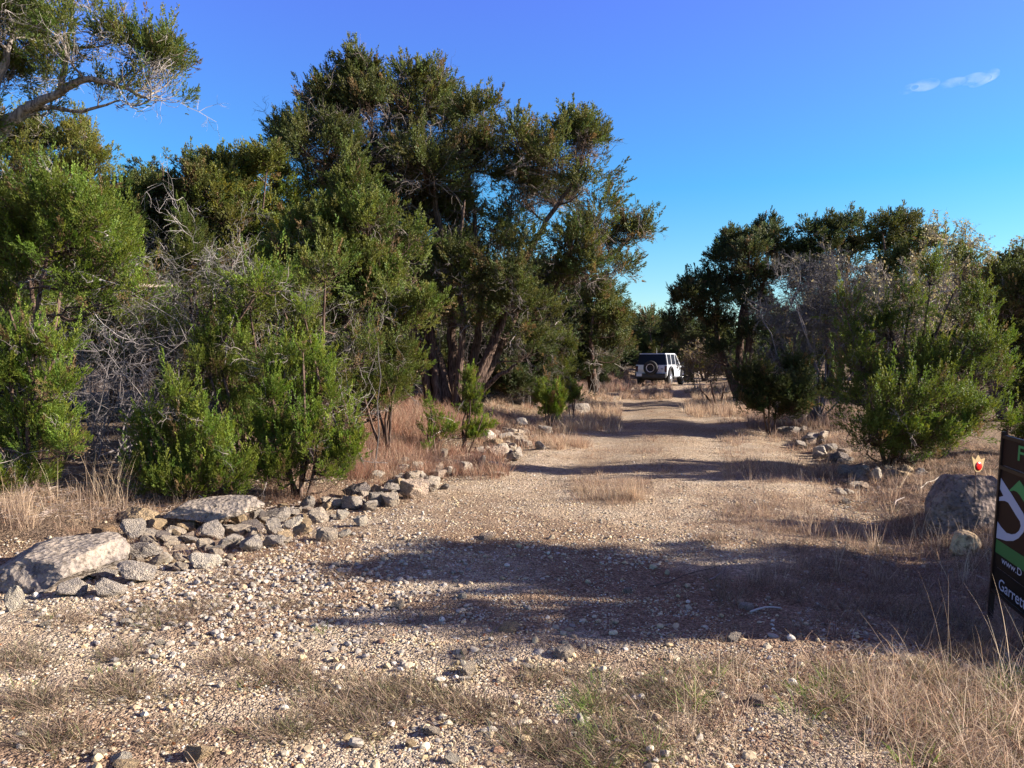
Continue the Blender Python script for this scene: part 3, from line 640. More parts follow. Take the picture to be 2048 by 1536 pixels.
juniper('juniper_tree', b, tr, lobes_px(lb_, YC, .7, .9, 4), A=.30, B=.12, nsp=22, sp=.085, col='mid', col2='olive', cov=4.4, dead=.4, deadcol=(.24, .20, .17), seed=4, up=.8, label='feathery light green juniper standing before the tallest juniper', grp='junipers')
# --- overhanging tree at the far left
YC = 8.6; b = np.array([-6.6, 8.9, float(G(-6.6, 8.9))])
tr = [([b, b+np.array([.1, 0, 1.6]), at(-40, 330, YC), at(20, 240, YC), at(80, 215, YC)], .12, .03), ([at(-40, 330, YC), at(-10, 180, YC), at(30, 60, YC)], .07, .015),
      ([at(60, 215, YC), at(110, 190, YC-.2), at(170, 158, YC-.3), at(240, 172, YC-.3), at(300, 200, YC-.4)], .045, .010), ([at(30, 240, YC), at(90, 215, YC+.3), at(160, 222, YC+.3), at(240, 200, YC+.3)], .03, .008),
      ([b, b+np.array([-.4, .2, 2]), b+np.array([-.6, .3, 4.5])], .12, .03), ([at(120, 190, YC), at(135, 90, YC), at(145, 15, YC)], .03, .008)]
lb_ = [(145, 10, 26, 1.2, 0, 1.2), (20, 60, 46), (40, 110, 52), (90, 90, 45), (60, 40, 40), (20, 160, 46), (60, 170, 40, .8), (120, 70, 40, .9), (110, 120, 44), (195, 62, 40), (235, 85, 34, 1.4), (185, 110, 46, .9), (245, 130, 40, 1.3), (280, 110, 36, 1.6), (310, 130, 40, 1.7), (348, 150, 26, 1.8), (330, 105, 22, 1.2), (300, 160, 34, .6), (250, 170, 34, .5), (355, 205, 14), (330, 195, 18, .7), (200, 190, 34, .4), (120, 170, 34, .5), (90, 230, 28, .5), (-40, 40, 70), (-60, 150, 80), (-30, -60, 80), (70, -50, 60), (20, 0, 34), (250, 210, 22, .5), (-90, 260, 80)]
juniper('juniper_tree', b, tr, lobes_px(lb_, YC, .6, .9, 5), A=.22, B=.10, nsp=18, sp=.062, col='mid', col2='olive', cov=6.0, dead=.6, deadcol=(.36, .31, .28), mat=M_bark2, seed=5, label='leaning juniper whose bare limbs overhang the top left corner', grp='junipers', stem_r=.008, deadL=.7)
# --- trees behind on the left
def simple(px, YC, lb_, label, col, col2, seed, A=.30, B=.14, nsp=20, sp=.09, cov=6, dead=.25, deadcol=(.26, .22, .19), r=.035, dy=.7, grp='junipers', name='juniper_tree', cat='tree', mat=M_bark, stems=3, spread=.75, **kw):
    b = base_at(px, YC); L = lobes_px(lb_, YC, dy, 1.0, seed); tops = sorted(L, key=lambda t: -t[0][2])[:stems]
    rg = random.Random(seed); tr = []
    for t in tops:
        e = t[0]; m = b*.5+e*.5; m = m+np.array([rg.uniform(-.1, .1), rg.uniform(-.1, .1), 0])*(e[2]-b[2]); tr.append(([b+np.array([rg.uniform(-.1, .1), rg.uniform(-.1, .1), -.08]), m, e], r, .01))
    return juniper(name, b, tr, L, A, B, nsp, sp, col, col2, cov, mat, dead, deadcol, label, cat, grp, seed=seed, spread=spread, **kw)
simple(90, 11.5, [(60, 300, 45), (130, 290, 45), (165, 290, 34), (190, 320, 30), (30, 340, 55, .6), (110, 350, 60, .6), (170, 370, 45, .7), (60, 400, 50), (150, 420, 50), (0, 300, 60), (-60, 400, 90), (-60, 280, 70), (210, 330, 12, .6)],
       'yellow green juniper crown below the overhanging limbs at left', 'yell', 'olive', 6, A=.22, B=.11, sp=.07, cov=5, dead=.7, deadcol=(.36, .30, .26), deadL=.8)
simple(120, 9.0, [(40, 430, 60), (110, 430, 60), (160, 440, 52), (200, 450, 40), (220, 480, 40), (60, 500, 65), (130, 500, 65), (200, 520, 50), (20, 560, 60), (90, 560, 60), (160, 570, 45), (240, 540, 34), (20, 630, 50, .7), (110, 625, 45, .6), (190, 610, 40, .6), (270, 590, 34, .6), (-40, 500, 90), (-60, 620, 90)],
       'dense bright green juniper at the left edge above the dead brush', 'bright', 'mid', 7, A=.26, B=.10, sp=.06, nsp=26, cov=5, dead=.25, deadcol=(.40, .35, .32), deadL=.8)
simple(330, 16, [(325, 330, 34), (300, 350, 34), (360, 350, 30), (390, 345, 30), (400, 380, 32), (290, 395, 38), (340, 400, 45), (380, 420, 40), (290, 440, 35, .7), (350, 460, 45, .5), (400, 460, 38, .7), (300, 500, 50, .8), (380, 520, 50, .8), (330, 560, 50)],
       'slim dark juniper against the sky between the left trees', 'olive', 'dark', 8, A=.34, B=.16, sp=.11, cov=6)
simple(500, 16.5, [(450, 355, 38), (500, 345, 36), (535, 330, 30), (550, 360, 36), (430, 400, 45), (490, 400, 50), (560, 420, 50), (450, 450, 50), (520, 470, 60), (590, 480, 50), (440, 520, 50), (520, 550, 60), (600, 560, 60)],
       'round topped juniper touching the left side of the tallest tree', 'yell', 'dark', 9, A=.34, B=.16, sp=.11, cov=6.5, dead=.3)
simple(220, 15, [(230, 430, 50), (180, 440, 50), (250, 470, 50), (200, 520, 60), (270, 540, 50), (120, 480, 60), (60, 520, 70), (230, 600, 60)],
       'dark juniper deep behind the dead brush at left', 'mid', 'deep', 10, A=.34, B=.16, sp=.11, cov=6)
simple(385, 10.4, [(375, 480, 20, 1.2, 0, 1.5), (382, 530, 32, 1, 0, 1.3), (360, 570, 34), (410, 570, 32), (440, 540, 22, .9), (470, 520, 14, 1, 0, 1.4), (335, 590, 30, .8), (400, 620, 45, .7), (330, 650, 40, .5)],
       'thin pointed young juniper rising over the grey brush', 'mid', 'olive', 12, A=.26, B=.09, sp=.065, nsp=20, cov=5, dead=1.0, deadcol=(.42, .37, .34), deadL=1.1)
simple(500, 10.8, [(520, 620, 48), (480, 650, 42, .7), (470, 580, 40, .5), (560, 660, 50), (520, 700, 50), (600, 680, 40), (440, 620, 40, .4), (590, 740, 50), (480, 740, 48), (640, 760, 50), (560, 800, 50), (660, 820, 45)],
       'scraggly half bare juniper in the middle of the left thicket', 'mid', 'olive', 13, A=.26, B=.10, sp=.066, cov=4.5, dead=1.2, deadcol=(.34, .29, .26), deadL=1.1)
simple(1190, 33, [(1190, 590, 32), (1160, 600, 28), (1215, 590, 25), (1170, 640, 35), (1220, 640, 34), (1245, 660, 22), (1190, 680, 36, .6), (1150, 670, 32), (1250, 690, 16, .8), (1150, 720, 24, .7), (1215, 700, 22, .6)],
       'spreading juniper left of the parked car with pale trunk foot', 'olive', 'dark', 14, A=.5, B=.25, sp=.17, nsp=18, cov=5.5, dead=.15, r=.14, dy=1.2)
simple(1090, 24, [(1080, 700, 34), (1120, 700, 28), (1060, 730, 30), (1110, 740, 32), (1140, 760, 22), (1090, 775, 30, .8), (1130, 680, 25), (1150, 790, 14)],
       'low scrubby juniper between the tallest tree and the track', 'olive', 'mid', 15, A=.34, B=.15, sp=.11, cov=5, dead=.7, deadcol=(.33, .28, .24), r=.05)
simple(300, 9.8, [(270, 640, 46), (330, 680, 42, .6), (240, 720, 36, .5), (410, 610, 46), (460, 650, 42), (360, 740, 36, .5), (200, 680, 36, .6), (300, 600, 40), (520, 580, 44), (160, 740, 26, .5), (290, 770, 26, .4)],
       'ragged juniper branches growing over the dead brush at left', 'bright', 'mid', 16, A=.26, B=.09, sp=.062, nsp=22, cov=2.6, dead=1.0, deadcol=(.28, .24, .21), r=.03, deadL=.9)
simple(620, 10.2, [(560, 600, 50), (620, 640, 50), (580, 690, 45), (650, 560, 46), (700, 640, 50), (720, 720, 46), (660, 780, 46), (610, 740, 40), (500, 620, 40)],
       'leafy juniper behind the widest bright green bush', 'mid', 'olive', 17, A=.27, B=.09, sp=.065, nsp=22, cov=3.2, dead=.5, deadcol=(.26, .22, .19), r=.03)
# --- shrubs in front, left
def shrub(px, YC, lb_, label, col, seed, **kw):
    a = dict(A=.21, B=.065, nsp=24, sp=.048, cov=4.2, dead=.12, r=.016, dy=.22, name='juniper_shrub', cat='shrub', grp='young junipers', stems=5, parts=('foliage', 'stem', 'dead_twig'), stem_r=.005, up=.9, spread=.6, fill_=.6)
    a.update(kw); return simple(px, YC, lb_, label, col, a.pop('col2', 'mid'), seed, **a)
shrub(50, 7.4, [(18, 620, 20, 1, 0, 1.6), (20, 680, 34, 1, 0, 1.3), (70, 710, 36), (110, 715, 30), (30, 760, 45), (85, 780, 45), (120, 790, 30), (60, 850, 50), (120, 860, 30), (20, 900, 45, .7), (90, 910, 45, .8), (130, 905, 26), (60, 960, 40, .8), (90, 990, 24), (10, 990, 34), (-50, 760, 80), (-60, 880, 80)],
      'bright green juniper bush cut by the left edge of the photo', 'bright', 20)
shrub(385, 7.9, [(345, 795, 18, 1, 0, 1.8), (345, 840, 32, 1, 0, 1.2), (300, 835, 24), (385, 850, 26), (300, 880, 38), (360, 890, 42), (420, 880, 26), (408, 830, 10, 1, 0, 2), (430, 900, 30), (290, 930, 38), (350, 940, 46), (420, 945, 42), (470, 950, 30), (330, 975, 36, .8), (400, 980, 34, .8), (470, 990, 22), (270, 955, 26, .7), (380, 985, 34, 1, -.2), (300, 975, 28, 1, -.2), (440, 975, 30, 1, -.2)],
      'rounded bright green juniper bush behind the long slab', 'bright', 21)
shrub(470, 9.4, [(412, 665, 14, 1, 0, 1.8), (430, 700, 34, 1, 0, 1.2), (470, 690, 28), (495, 700, 20), (420, 750, 40), (470, 760, 42), (510, 760, 26), (440, 810, 40), (490, 820, 34), (400, 790, 26, .8), (480, 870, 34)],
      'tall narrow juniper bush behind the rounded bush', 'bright', 22, col2='olive', cov=3.8)
shrub(600, 8.5, [(610, 640, 16, 1, 0, 2), (605, 700, 30, 1, 0, 1.4), (570, 740, 26, 1, 0, 1.4), (640, 740, 28), (540, 740, 14, 1, 0, 1.6), (590, 790, 46), (650, 800, 36), (540, 800, 34), (685, 850, 32), (630, 860, 50), (560, 870, 46), (520, 880, 30), (690, 900, 30), (640, 920, 46), (570, 940, 44), (520, 950, 34), (705, 925, 18), (610, 960, 26, .7), (680, 960, 14), (490, 930, 24), (600, 950, 38, 1, -.3), (555, 965, 34, 1, -.3), (650, 955, 34, 1, -.3), (620, 900, 44, 1, -.35), (560, 900, 40, 1, -.3), (680, 930, 28, 1, -.2)],
      'widest bright green juniper bush beside the track edge', 'bright', 23, cov=4.4)
shrub(540, 9.0, [(530, 730, 26), (545, 770, 30), (520, 820, 30), (500, 860, 34)], 'thin juniper bush tucked left of the widest bush', 'mid', 24)
shrub(770, 11.5, [(800, 720, 30), (760, 720, 34), (720, 740, 34), (790, 770, 30), (740, 780, 36), (700, 800, 34), (770, 820, 22, .7)], 'shaded juniper bush at the foot of the tallest tree', 'mid', 25, A=.24, B=.09, sp=.06, col2='olive')
shrub(925, 12.6, [(940, 770, 12, 1, 0, 2), (942, 800, 20, 1, 0, 1.3), (935, 830, 20), (965, 835, 14), (925, 855, 22), (955, 870, 22), (900, 868, 14), (975, 860, 10), (940, 890, 14, .7)], 'forked juniper sapling on the left bank near the far rocks', 'bright', 26, A=.15, B=.055, sp=.05, nsp=20, r=.006)
shrub(862, 12.2, [(862, 815, 9, .8, 0, 1.6), (870, 845, 16, .7), (855, 870, 14, .6), (880, 880, 14, .6), (860, 900, 10, .5)], 'thin sparse juniper sapling left of the forked sapling', 'bright', 27, A=.14, B=.05, sp=.05, nsp=14, r=.006)
shrub(1103, 15.8, [(1103, 770, 15, 1, 0, 1.5), (1090, 800, 19), (1118, 800, 17), (1102, 825, 24)], 'round dense juniper sapling on the left edge of the track', 'bright', 28, A=.16, B=.07, sp=.065, nsp=22, cov=5.5, r=.006)
shrub(1145, 19, [(1145, 785, 10), (1150, 800, 9), (1138, 805, 8)], 'small faint juniper sapling behind the round sapling', 'mid', 29, A=.16, B=.07, sp=.07, r=.006)
# --- right side
simple(1790, 11.0, [(1690, 620, 18, 1, 0, 1.8), (1700, 680, 34, 1, 0, 1.2), (1765, 610, 22, 1, 0, 1.8), (1770, 670, 44), (1720, 740, 45), (1820, 620, 32, 1, 0, 1.5), (1860, 570, 26, 1, 0, 1.8), (1850, 650, 48), (1905, 590, 30, 1, 0, 1.6), (1930, 650, 42), (1960, 620, 24, 1, 0, 1.5), (1975, 700, 38), (1780, 760, 60), (1850, 740, 60), (1920, 740, 55), (1985, 770, 32), (1700, 800, 36), (1750, 840, 50), (1820, 840, 55), (1900, 830, 55), (1960, 830, 38), (1720, 870, 28), (1780, 895, 38, .8), (1850, 900, 38, .8), (1900, 890, 34), (1680, 760, 28), (2000, 740, 18), (1880, 930, 18, .7), (1735, 900, 18), (1740, 880, 36, 1, -.6), (1790, 865, 45, 1, -.6), (1840, 885, 45, 1, -.6), (1885, 880, 40, 1, -.5), (1800, 915, 28, 1, -.4), (1850, 922, 24, 1, -.4), (1700, 850, 30, 1, -.4), (1780, 800, 60, 1, -.7), (1860, 810, 55, 1, -.7), (1930, 870, 34)],
       'big bushy juniper leaning right beside the sign', 'mid', 'mid', 30, A=.27, B=.085, nsp=24, sp=.060, cov=3.3, dead=.6, deadcol=(.24, .20, .17), r=.024, dy=.5, stems=7, up=.9, spread=.6, name='juniper_shrub', cat='shrub', parts=('foliage', 'stem', 'dead_twig'), grp='young junipers')
simple(1545, 16.4, [(1520, 735, 28), (1555, 730, 26), (1590, 740, 28), (1615, 760, 22), (1500, 770, 30), (1550, 775, 34), (1600, 790, 32), (1640, 790, 20), (1530, 810, 26), (1580, 815, 24), (1630, 770, 20), (1500, 815, 26), (1560, 825, 28), (1620, 820, 26), (1540, 800, 34, 1, -.3), (1590, 815, 30, 1, -.3)],
       'low dark juniper bush left of the big bushy juniper', 'dark', 'deep', 31, A=.26, B=.10, sp=.09, cov=5, r=.015, dy=.5, name='juniper_shrub', cat='shrub', parts=('foliage', 'stem', 'dead_twig'), grp='young junipers')
simple(1480, 27, [(1380, 590, 30), (1360, 610, 20), (1410, 570, 24), (1350, 650, 18, .9), (1400, 640, 32), (1360, 680, 24), (1420, 600, 28), (1450, 520, 34), (1430, 540, 26), (1470, 490, 24), (1500, 480, 30), (1530, 470, 26), (1540, 500, 34), (1490, 530, 38), (1450, 580, 34), (1520, 560, 40), (1470, 620, 38), (1430, 660, 34), (1390, 700, 26), (1510, 620, 40), (1560, 540, 36), (1440, 710, 28, .7), (1500, 680, 34, .6)],
       'dark juniper arching left over the track behind the car', 'dark', 'deep', 32, A=.44, B=.20, sp=.15, nsp=18, cov=5.5, dead=.2, r=.13, dy=1.2, deadcol=(.18, .15, .14), stems=5)
simple(1670, 26, [(1620, 470, 24), (1660, 465, 28), (1700, 465, 28), (1730, 480, 24), (1640, 510, 36), (1700, 510, 36), (1600, 520, 34), (1620, 570, 40), (1690, 570, 40), (1580, 600, 34), (1650, 640, 44), (1720, 630, 40)],
       'dark juniper behind the grey bare thicket', 'dark', 'deep', 33, A=.44, B=.20, sp=.15, nsp=18, cov=5.5, dead=.15, r=.12, dy=1.0)
simple(1810, 24, [(1765, 465, 24), (1800, 460, 26), (1830, 455, 20), (1780, 500, 34), (1830, 500, 32), (1800, 545, 38), (1850, 540, 30), (1760, 560, 30), (1820, 600, 38), (1870, 500, 22)],
       'round headed juniper on the skyline above the bushy one', 'olive', 'dark', 34, A=.42, B=.19, sp=.14, nsp=18, cov=5.5, dead=.15, r=.12, dy=1.0)
simple(2010, 17.5, [(1990, 560, 30), (2030, 550, 34), (1960, 560, 24), (2000, 610, 44), (2050, 600, 50), (2020, 680, 48), (2060, 700, 50), (2010, 750, 40), (2060, 800, 50), (2015, 810, 28), (2100, 600, 60), (2110, 720, 60), (1920, 540, 26)],
       'dark juniper cut by the right edge of the photo', 'olive', 'deep', 35, A=.36, B=.16, sp=.115, cov=5, dead=.5, r=.10, dy=.8)
simple(2030, 11.2, [(2015, 860, 14), (2040, 850, 18), (2070, 850, 26), (2030, 875, 14), (2060, 880, 22), (2100, 860, 30)], 'low green juniper sprays on the ground behind the sign', 'bright', 'mid', 36, A=.2, B=.08, sp=.06, cov=4, dead=.1, r=.02, dy=.2, name='juniper_shrub', cat='shrub', parts=('foliage', 'stem', 'dead_twig'), grp='young junipers')
simple(1290, 58, [(1265, 660, 20), (1300, 655, 24), (1335, 650, 22), (1280, 690, 26), (1320, 690, 30), (1250, 700, 20), (1350, 690, 24), (1370, 660, 24)], 'dark juniper standing straight behind the parked car', 'dark', 'deep', 37, A=.8, B=.4, sp=.28, nsp=16, cov=6, dead=.1, r=.15, dy=2)
simple(1410, 51, [(1385, 700, 24), (1400, 690, 28), (1430, 680, 28), (1390, 735, 22), (1420, 730, 26), (1450, 740, 24)], 'scrub juniper just right of the parked car', 'olive', 'dark', 38, A=.5, B=.25, sp=.18, nsp=18, cov=6, dead=.6, r=.08, dy=1.5)
simple(1440, 24, [(1420, 760, 16), (1450, 765, 18), (1470, 780, 16), (1400, 775, 12)], 'shaded low juniper at the right verge before the car', 'dark', 'deep', 39, A=.3, B=.14, sp=.10, cov=5, dead=.5, r=.04, dy=.5, name='juniper_shrub', cat='shrub', parts=('foliage', 'stem', 'dead_twig'), grp='young junipers')
# --- trees outside the frame whose shade falls on the track
def off(x, y, h, lab, seed, w=1.4):
    b = np.array([x, y, float(G(x, y))]); rg = random.Random(seed)
    L = [(b+np.array([rg.uniform(-w, w)*(1-k*.6), rg.uniform(-w, w)*.6*(1-k*.6), h*(.22+.72*k)]), w*(.55-.25*k), w*(.5-.25*k), w*(.5-.15*k), .75) for k in [i/13 for i in range(14)]]
    return juniper('juniper_tree', b, [([b+np.array([0, 0, -.1]), b+np.array([.1, 0, h*.5]), b+np.array([0, 0, h*.9])], .09, .01)], L, .4, .2, 18, .15, 'mid', 'olive', 5, label=lab, grp='junipers', seed=seed)
off(8.1, 4.75, 2.85, 'juniper right of the sign shading the foreground', 50, 1.45)
off(8.9, 5.65, 3.7, 'taller juniper farther right shading the verge', 51, 1.25)
off(8.1, 7.5, 2.0, 'low juniper right of the shaded boulder', 52, .7)
# --- bare grey thicket trees with a few pale leaves
def bare(px, YC, lb_, label, seed, tcol, leafcol, leaves=.3, r=.022, L=.9, n=5, lv=3, grp='bare deciduous thicket', tr_=.007):
    global rng
    rng = np.random.default_rng(seed); b = base_at(px, YC); root = empty('bare_tree', tuple(b)); tag(root, label, 'tree', grp)
    tb = Buf(); lf = Buf()
    for (c, rx, ry, rz, dens) in lobes_px(lb_, YC, .8, 1, seed):
        tubes(tb, curve_paths(b[None]+rng.normal(size=(1, 3))*.08, c[None], 9, .22, .02, up=-.03), np.linspace(r, r*.3, 9)[None], 6, np.array([tcol]))
        m = int(13*dens); dv = nrm(rng.normal(size=(m, 3))); s = c-dv*rx*.25
        s = c+(b-c)*rng.uniform(0, .35, (m, 1)); q0 = len(tb.v)
        fan(tb, s, dv+np.array([0, 0, .35]), rx*L, tr_*1.6, tcol, n, lv, 6, .3)
        if leaves:
            tips = np.concatenate([v.reshape(-1, 6, 3, 3)[:, 3:, 0] for v in tb.v[q0:][-1:]]).reshape(-1, 3)
            tips = tips[rng.random(len(tips)) < leaves]
            m = len(tips); U, W, D = basis(rng.normal(size=(m, 3))); s_ = rng.uniform(.5, 1.2, (m, 1))*.00155*YC+.006; tips = tips+rng.normal(size=(m, 3))*.02
            V = np.stack([tips-U*s_, tips+W*s_*.6, tips+U*s_, tips-W*s_*.6], 1).reshape(-1, 3); f = np.arange(4*m).reshape(-1, 4)
            lf.add(V, f, np.repeat(np.array(leafcol)*rng.uniform(.6, 1.3, (m, 1)), 4, 0))
    tb.build('branches', M_twig, root, False, b)
    if lf.v: lf.build('leaves', M_leaf, root, False, b)
bare(1640, 18, [(1600, 540, 50), (1650, 530, 50), (1580, 600, 55), (1640, 600, 60), (1690, 560, 45), (1550, 650, 40), (1610, 670, 50), (1700, 620, 45), (1560, 560, 40), (1740, 560, 40), (1520, 600, 38), (1620, 500, 38), (1660, 490, 34), (1590, 700, 45), (1540, 690, 40), (1720, 520, 36)], 'bare grey leafless tree between the arching and the bushy juniper', 61, (.17, .15, .14), (.26, .22, .12), .03)
bare(1800, 16, [(1760, 570, 40), (1800, 560, 45), (1840, 530, 40), (1870, 560, 38), (1780, 620, 40), (1900, 540, 36)], 'half bare tree with pale leaves above the bushy juniper', 62, (.27, .23, .20), (.34, .29, .14), .10)
bare(1930, 19, [(1890, 470, 36), (1930, 480, 40), (1900, 520, 36), (1960, 470, 30), (1860, 510, 30), (1990, 520, 34)], 'tall bare tree with yellowish leaves on the right skyline', 63, (.34, .28, .20), (.40, .35, .17), .16, tr_=.009)
bare(2040, 18, [(2020, 490, 34), (2050, 500, 40), (2080, 480, 40), (2040, 530, 30)], 'yellow leaved bare tree at the right edge skyline', 64, (.34, .28, .20), (.40, .35, .17), .18, tr_=.009)
bare(1400, 33, [(1400, 700, 30), (1440, 720, 30), (1380, 730, 24)], 'brownish bare brush right of the car', 65, (.24, .19, .16), (.3, .24, .1), .1, tr_=.012)
# --- dead brush at left
def brush(px, YC, lst, label, seed, col, dens=1, L=1.0, thick=.005):
    global rng
    rng = np.random.default_rng(seed); b = base_at(px, YC); root = empty('dead_brush', tuple(b)); tag(root, label, 'dead brush', 'dead brush in the left thicket')
    tb = Buf(); lm = Buf(); col = tuple(c*.6 for c in col); YC = YC+.4
    for (c, rx, ry, rz, d) in lobes_px(lst, YC, .5, .8, seed):
        m = max(3, int(8*dens*d)); o = c+rng.normal(size=(m, 3))*rx*.6; e = o+nrm(rng.normal(size=(m, 3))*np.array([1, .6, .8]))*rx*1.2
        m2 = max(2, m//4); o2 = o[:m2]; tubes(lm, curve_paths(b+rng.normal(size=(m2, 3))*.15, o2, 8, .2, .02, up=-.05), np.linspace(.016, .006, 8)[None]*rng.uniform(.4, 1, (m2, 1)), 5, np.array([col])*rng.uniform(.6, 1.0, (m2, 1)))
        fan(tb, o, e-o+np.array([0, 0, -.15])*rx, rx*1.7*L, thick, col, 6, 2, 8, .45)
    lm.build('limb', M_twig, root, False, b); tb.build('twigs', M_twig, root, False, b)
brush(230, 8.9, [(180, 760, 60), (220, 830, 60), (260, 760, 60), (200, 890, 50), (280, 850, 50), (170, 830, 50), (250, 910, 40), (300, 700, 50), (230, 700, 50)], 'pale tangle of dead branches between the two left bushes', 71, (.37, .32, .30), 1.0)
brush(150, 9.6, [(80, 620, 60), (150, 640, 60), (220, 640, 60), (120, 580, 50), (40, 640, 50), (280, 620, 50)], 'dead grey branches hanging under the dense bright juniper', 72, (.36, .32, .30), .9)
brush(380, 9.8, [(330, 560, 50), (390, 590, 55), (450, 560, 50), (350, 640, 55), (430, 640, 50), (480, 520, 40), (380, 720, 50), (540, 560, 40)], 'curling dead grey branches in the middle of the thicket', 73, (.38, .34, .31), .9)
brush(900, 20.5, [(700, 360, 40, .5), (780, 420, 60, .7), (860, 400, 60, .8), (900, 300, 50, .6), (840, 520, 60), (900, 480, 60), (950, 660, 60), (1040, 680, 50), (880, 660, 50)], 'brown dead branches inside the tallest juniper', 74, (.15, .125, .115), .8, thick=.010)
brush(1060, 22, [(1050, 740, 30), (1080, 770, 26), (1030, 760, 26)], 'grey dead twigs right of the tallest juniper trunks', 75, (.27, .23, .20), .8, thick=.010)
brush(1190, 31, [(1185, 740, 14), (1200, 735, 12)], 'bleached dead sticks at the foot of the spreading juniper', 76, (.5, .44, .38), .6, thick=.014)
brush(690, 10, [(620, 760, 34), (700, 700, 40), (560, 700, 40), (740, 660, 40)], 'thin dead twigs through the light green juniper', 77, (.30, .26, .23), .7)
# far woodland individuals, copied from three models
def proto(h, w, seed, col, col2, lab):
    rg = random.Random(seed); L = []
    for i in range(15):
        k = rg.random(); L.append((np.array([rg.uniform(-w, w)*(1-.5*k), 300+rg.uniform(-w, w)*(1-.5*k), h*(.2+.68*k)]), w*rg.uniform(.3, .5), w*rg.uniform(.3, .5), w*rg.uniform(.3, .45), 1))
    L = [(np.array([c[0], c[1]-300+300, c[2]]), a, b_, c_, d) for (c, a, b_, c_, d) in L]
    b = np.array([0, 300., float(G(0, 300.))]); L = [(c+np.array([0, 0, b[2]]), a, b_, c_, d) for (c, a, b_, c_, d) in L]
    return juniper('juniper_tree', b, [([b, b+np.array([.2, 0, h*.5]), b+np.array([0, 0, h*.85])], .14, .02)], L, .7, .35, 16, .26, col, col2, 6, dead=.2, deadcol=(.2, .17, .15), label=lab, grp='background junipers', seed=seed)
protos = [proto(5.2, 2.3, 81, 'olive', 'dark', 'x'), proto(6.0, 2.6, 82, 'mid', 'deep', 'x'), proto(4.3, 2.6, 83, 'dark', 'deep', 'x')]
far = [(-13, 19, 0, 1.0, 'background juniper farthest left behind the leaning tree'), (-9.5, 21, 1, .9, 'background juniper behind the slim dark juniper'), (-6, 23, 2, 1.0, 'background juniper behind the round topped juniper'), (-2.5, 25, 0, .95, 'background juniper hidden behind the feathery tree'),
       (-16, 26, 1, 1.1, 'background juniper deep in the far left woods'), (-.5, 28, 2, 1.0, 'background juniper behind the trunks of the tallest tree'), (2.2, 33, 2, .85, 'background juniper just right of the tallest trunks'), (4.6, 44, 0, .9, 'background juniper over the left bend of the track'), (1, 42, 1, 1, 'background juniper far behind the spreading juniper'),
       (8.0, 70, 1, .85, 'background juniper closing the view left of the car'), (12.5, 72, 0, .85, 'background juniper closing the view above the car'), (17, 66, 2, 1.0, 'background juniper closing the view right of the car'), (22, 58, 1, .9, 'background juniper beyond the arching juniper'), (24, 53, 2, .9, 'background juniper right of the track bend'),
       (13.5, 37, 2, .75, 'background juniper behind the low dark bush'), (15.5, 33, 0, .85, 'background juniper behind the bare thicket'), (19, 34, 1, .8, 'background juniper behind the round headed skyline tree'), (14, 25, 2, .7, 'background juniper under the skyline tree'), (18, 26, 2, .85, 'background juniper low behind the right edge tree'), (23, 30, 0, .9, 'background juniper far off at the right edge'),
       (6.5, 58, 2, .7, 'background juniper at the left of the far bend'), (28, 45, 1, 1, 'background juniper behind the right edge skyline'),
       (7.2, 54, 2, .62, 'background juniper low left behind the car'), (9.6, 58, 0, .62, 'background juniper directly behind the car roof'), (12.2, 55, 2, .62, 'background juniper low right behind the car'), (14.6, 52, 2, .6, 'background juniper low beyond the car bonnet'), (5.2, 50, 2, .5, 'background juniper low at the left of the far bend'), (11.3, 62, 1, .75, 'background juniper tall behind the car'), (4.4, 39, 2, .36, 'background juniper small on the left verge before the bend'),
       (-8.6, 13.5, 2, .55, 'background juniper low behind the dead brush'), (-6.6, 14.5, 0, .5, 'background juniper low behind the half bare juniper'), (-10.8, 14.2, 1, .6, 'background juniper low at the far left'), (-4.8, 15.5, 2, .5, 'background juniper low between the half bare and feathery junipers'), (-7.8, 18.5, 2, .7, 'background juniper low in the shade of the left woods'), (-3.6, 20.5, 2, .6, 'background juniper low left of the tallest trunks'),
       (-11.5, 17.5, 2, .7, 'background juniper low in the far left woods'), (.6, 22.5, 2, .42, 'background juniper low behind the tallest trunks')]
for i, (x, y, k, s, lb) in enumerate(far):
    o = protos[k] if i == [j for j, f in enumerate(far) if f[2] == k][0] else copy_tree(protos[k])
    o.location = (x, y, float(G(x, y))-.05); o.scale = (s, s, s); o.rotation_euler = (0, 0, i*1.7); o['label'] = lb
# far wood mass beyond
def wood():
    global rng
    rng = np.random.default_rng(99); bf = Buf(); n = 5200
    x = rng.uniform(-150, 170, n); y = 85+rng.random(n)*70; z = G(x, y)+rng.random(n)**.8*(4.2+1.2*noise3(x*.12, y*.12, x*0))
    P = np.stack([x, y, z], -1); c = np.array(GREEN['dark'])*rng.uniform(.6, 1.5, (n, 1))
    tufts(bf, P, rng.normal(size=(n, 3))*.4+np.array([0, 0, 1]), 1.6, 1.0, 14, .9, c)
    tag(bf.build('woodland', M_leaf), 'dark juniper woodland along the far horizon', 'woodland', kind='stuff')
wood()

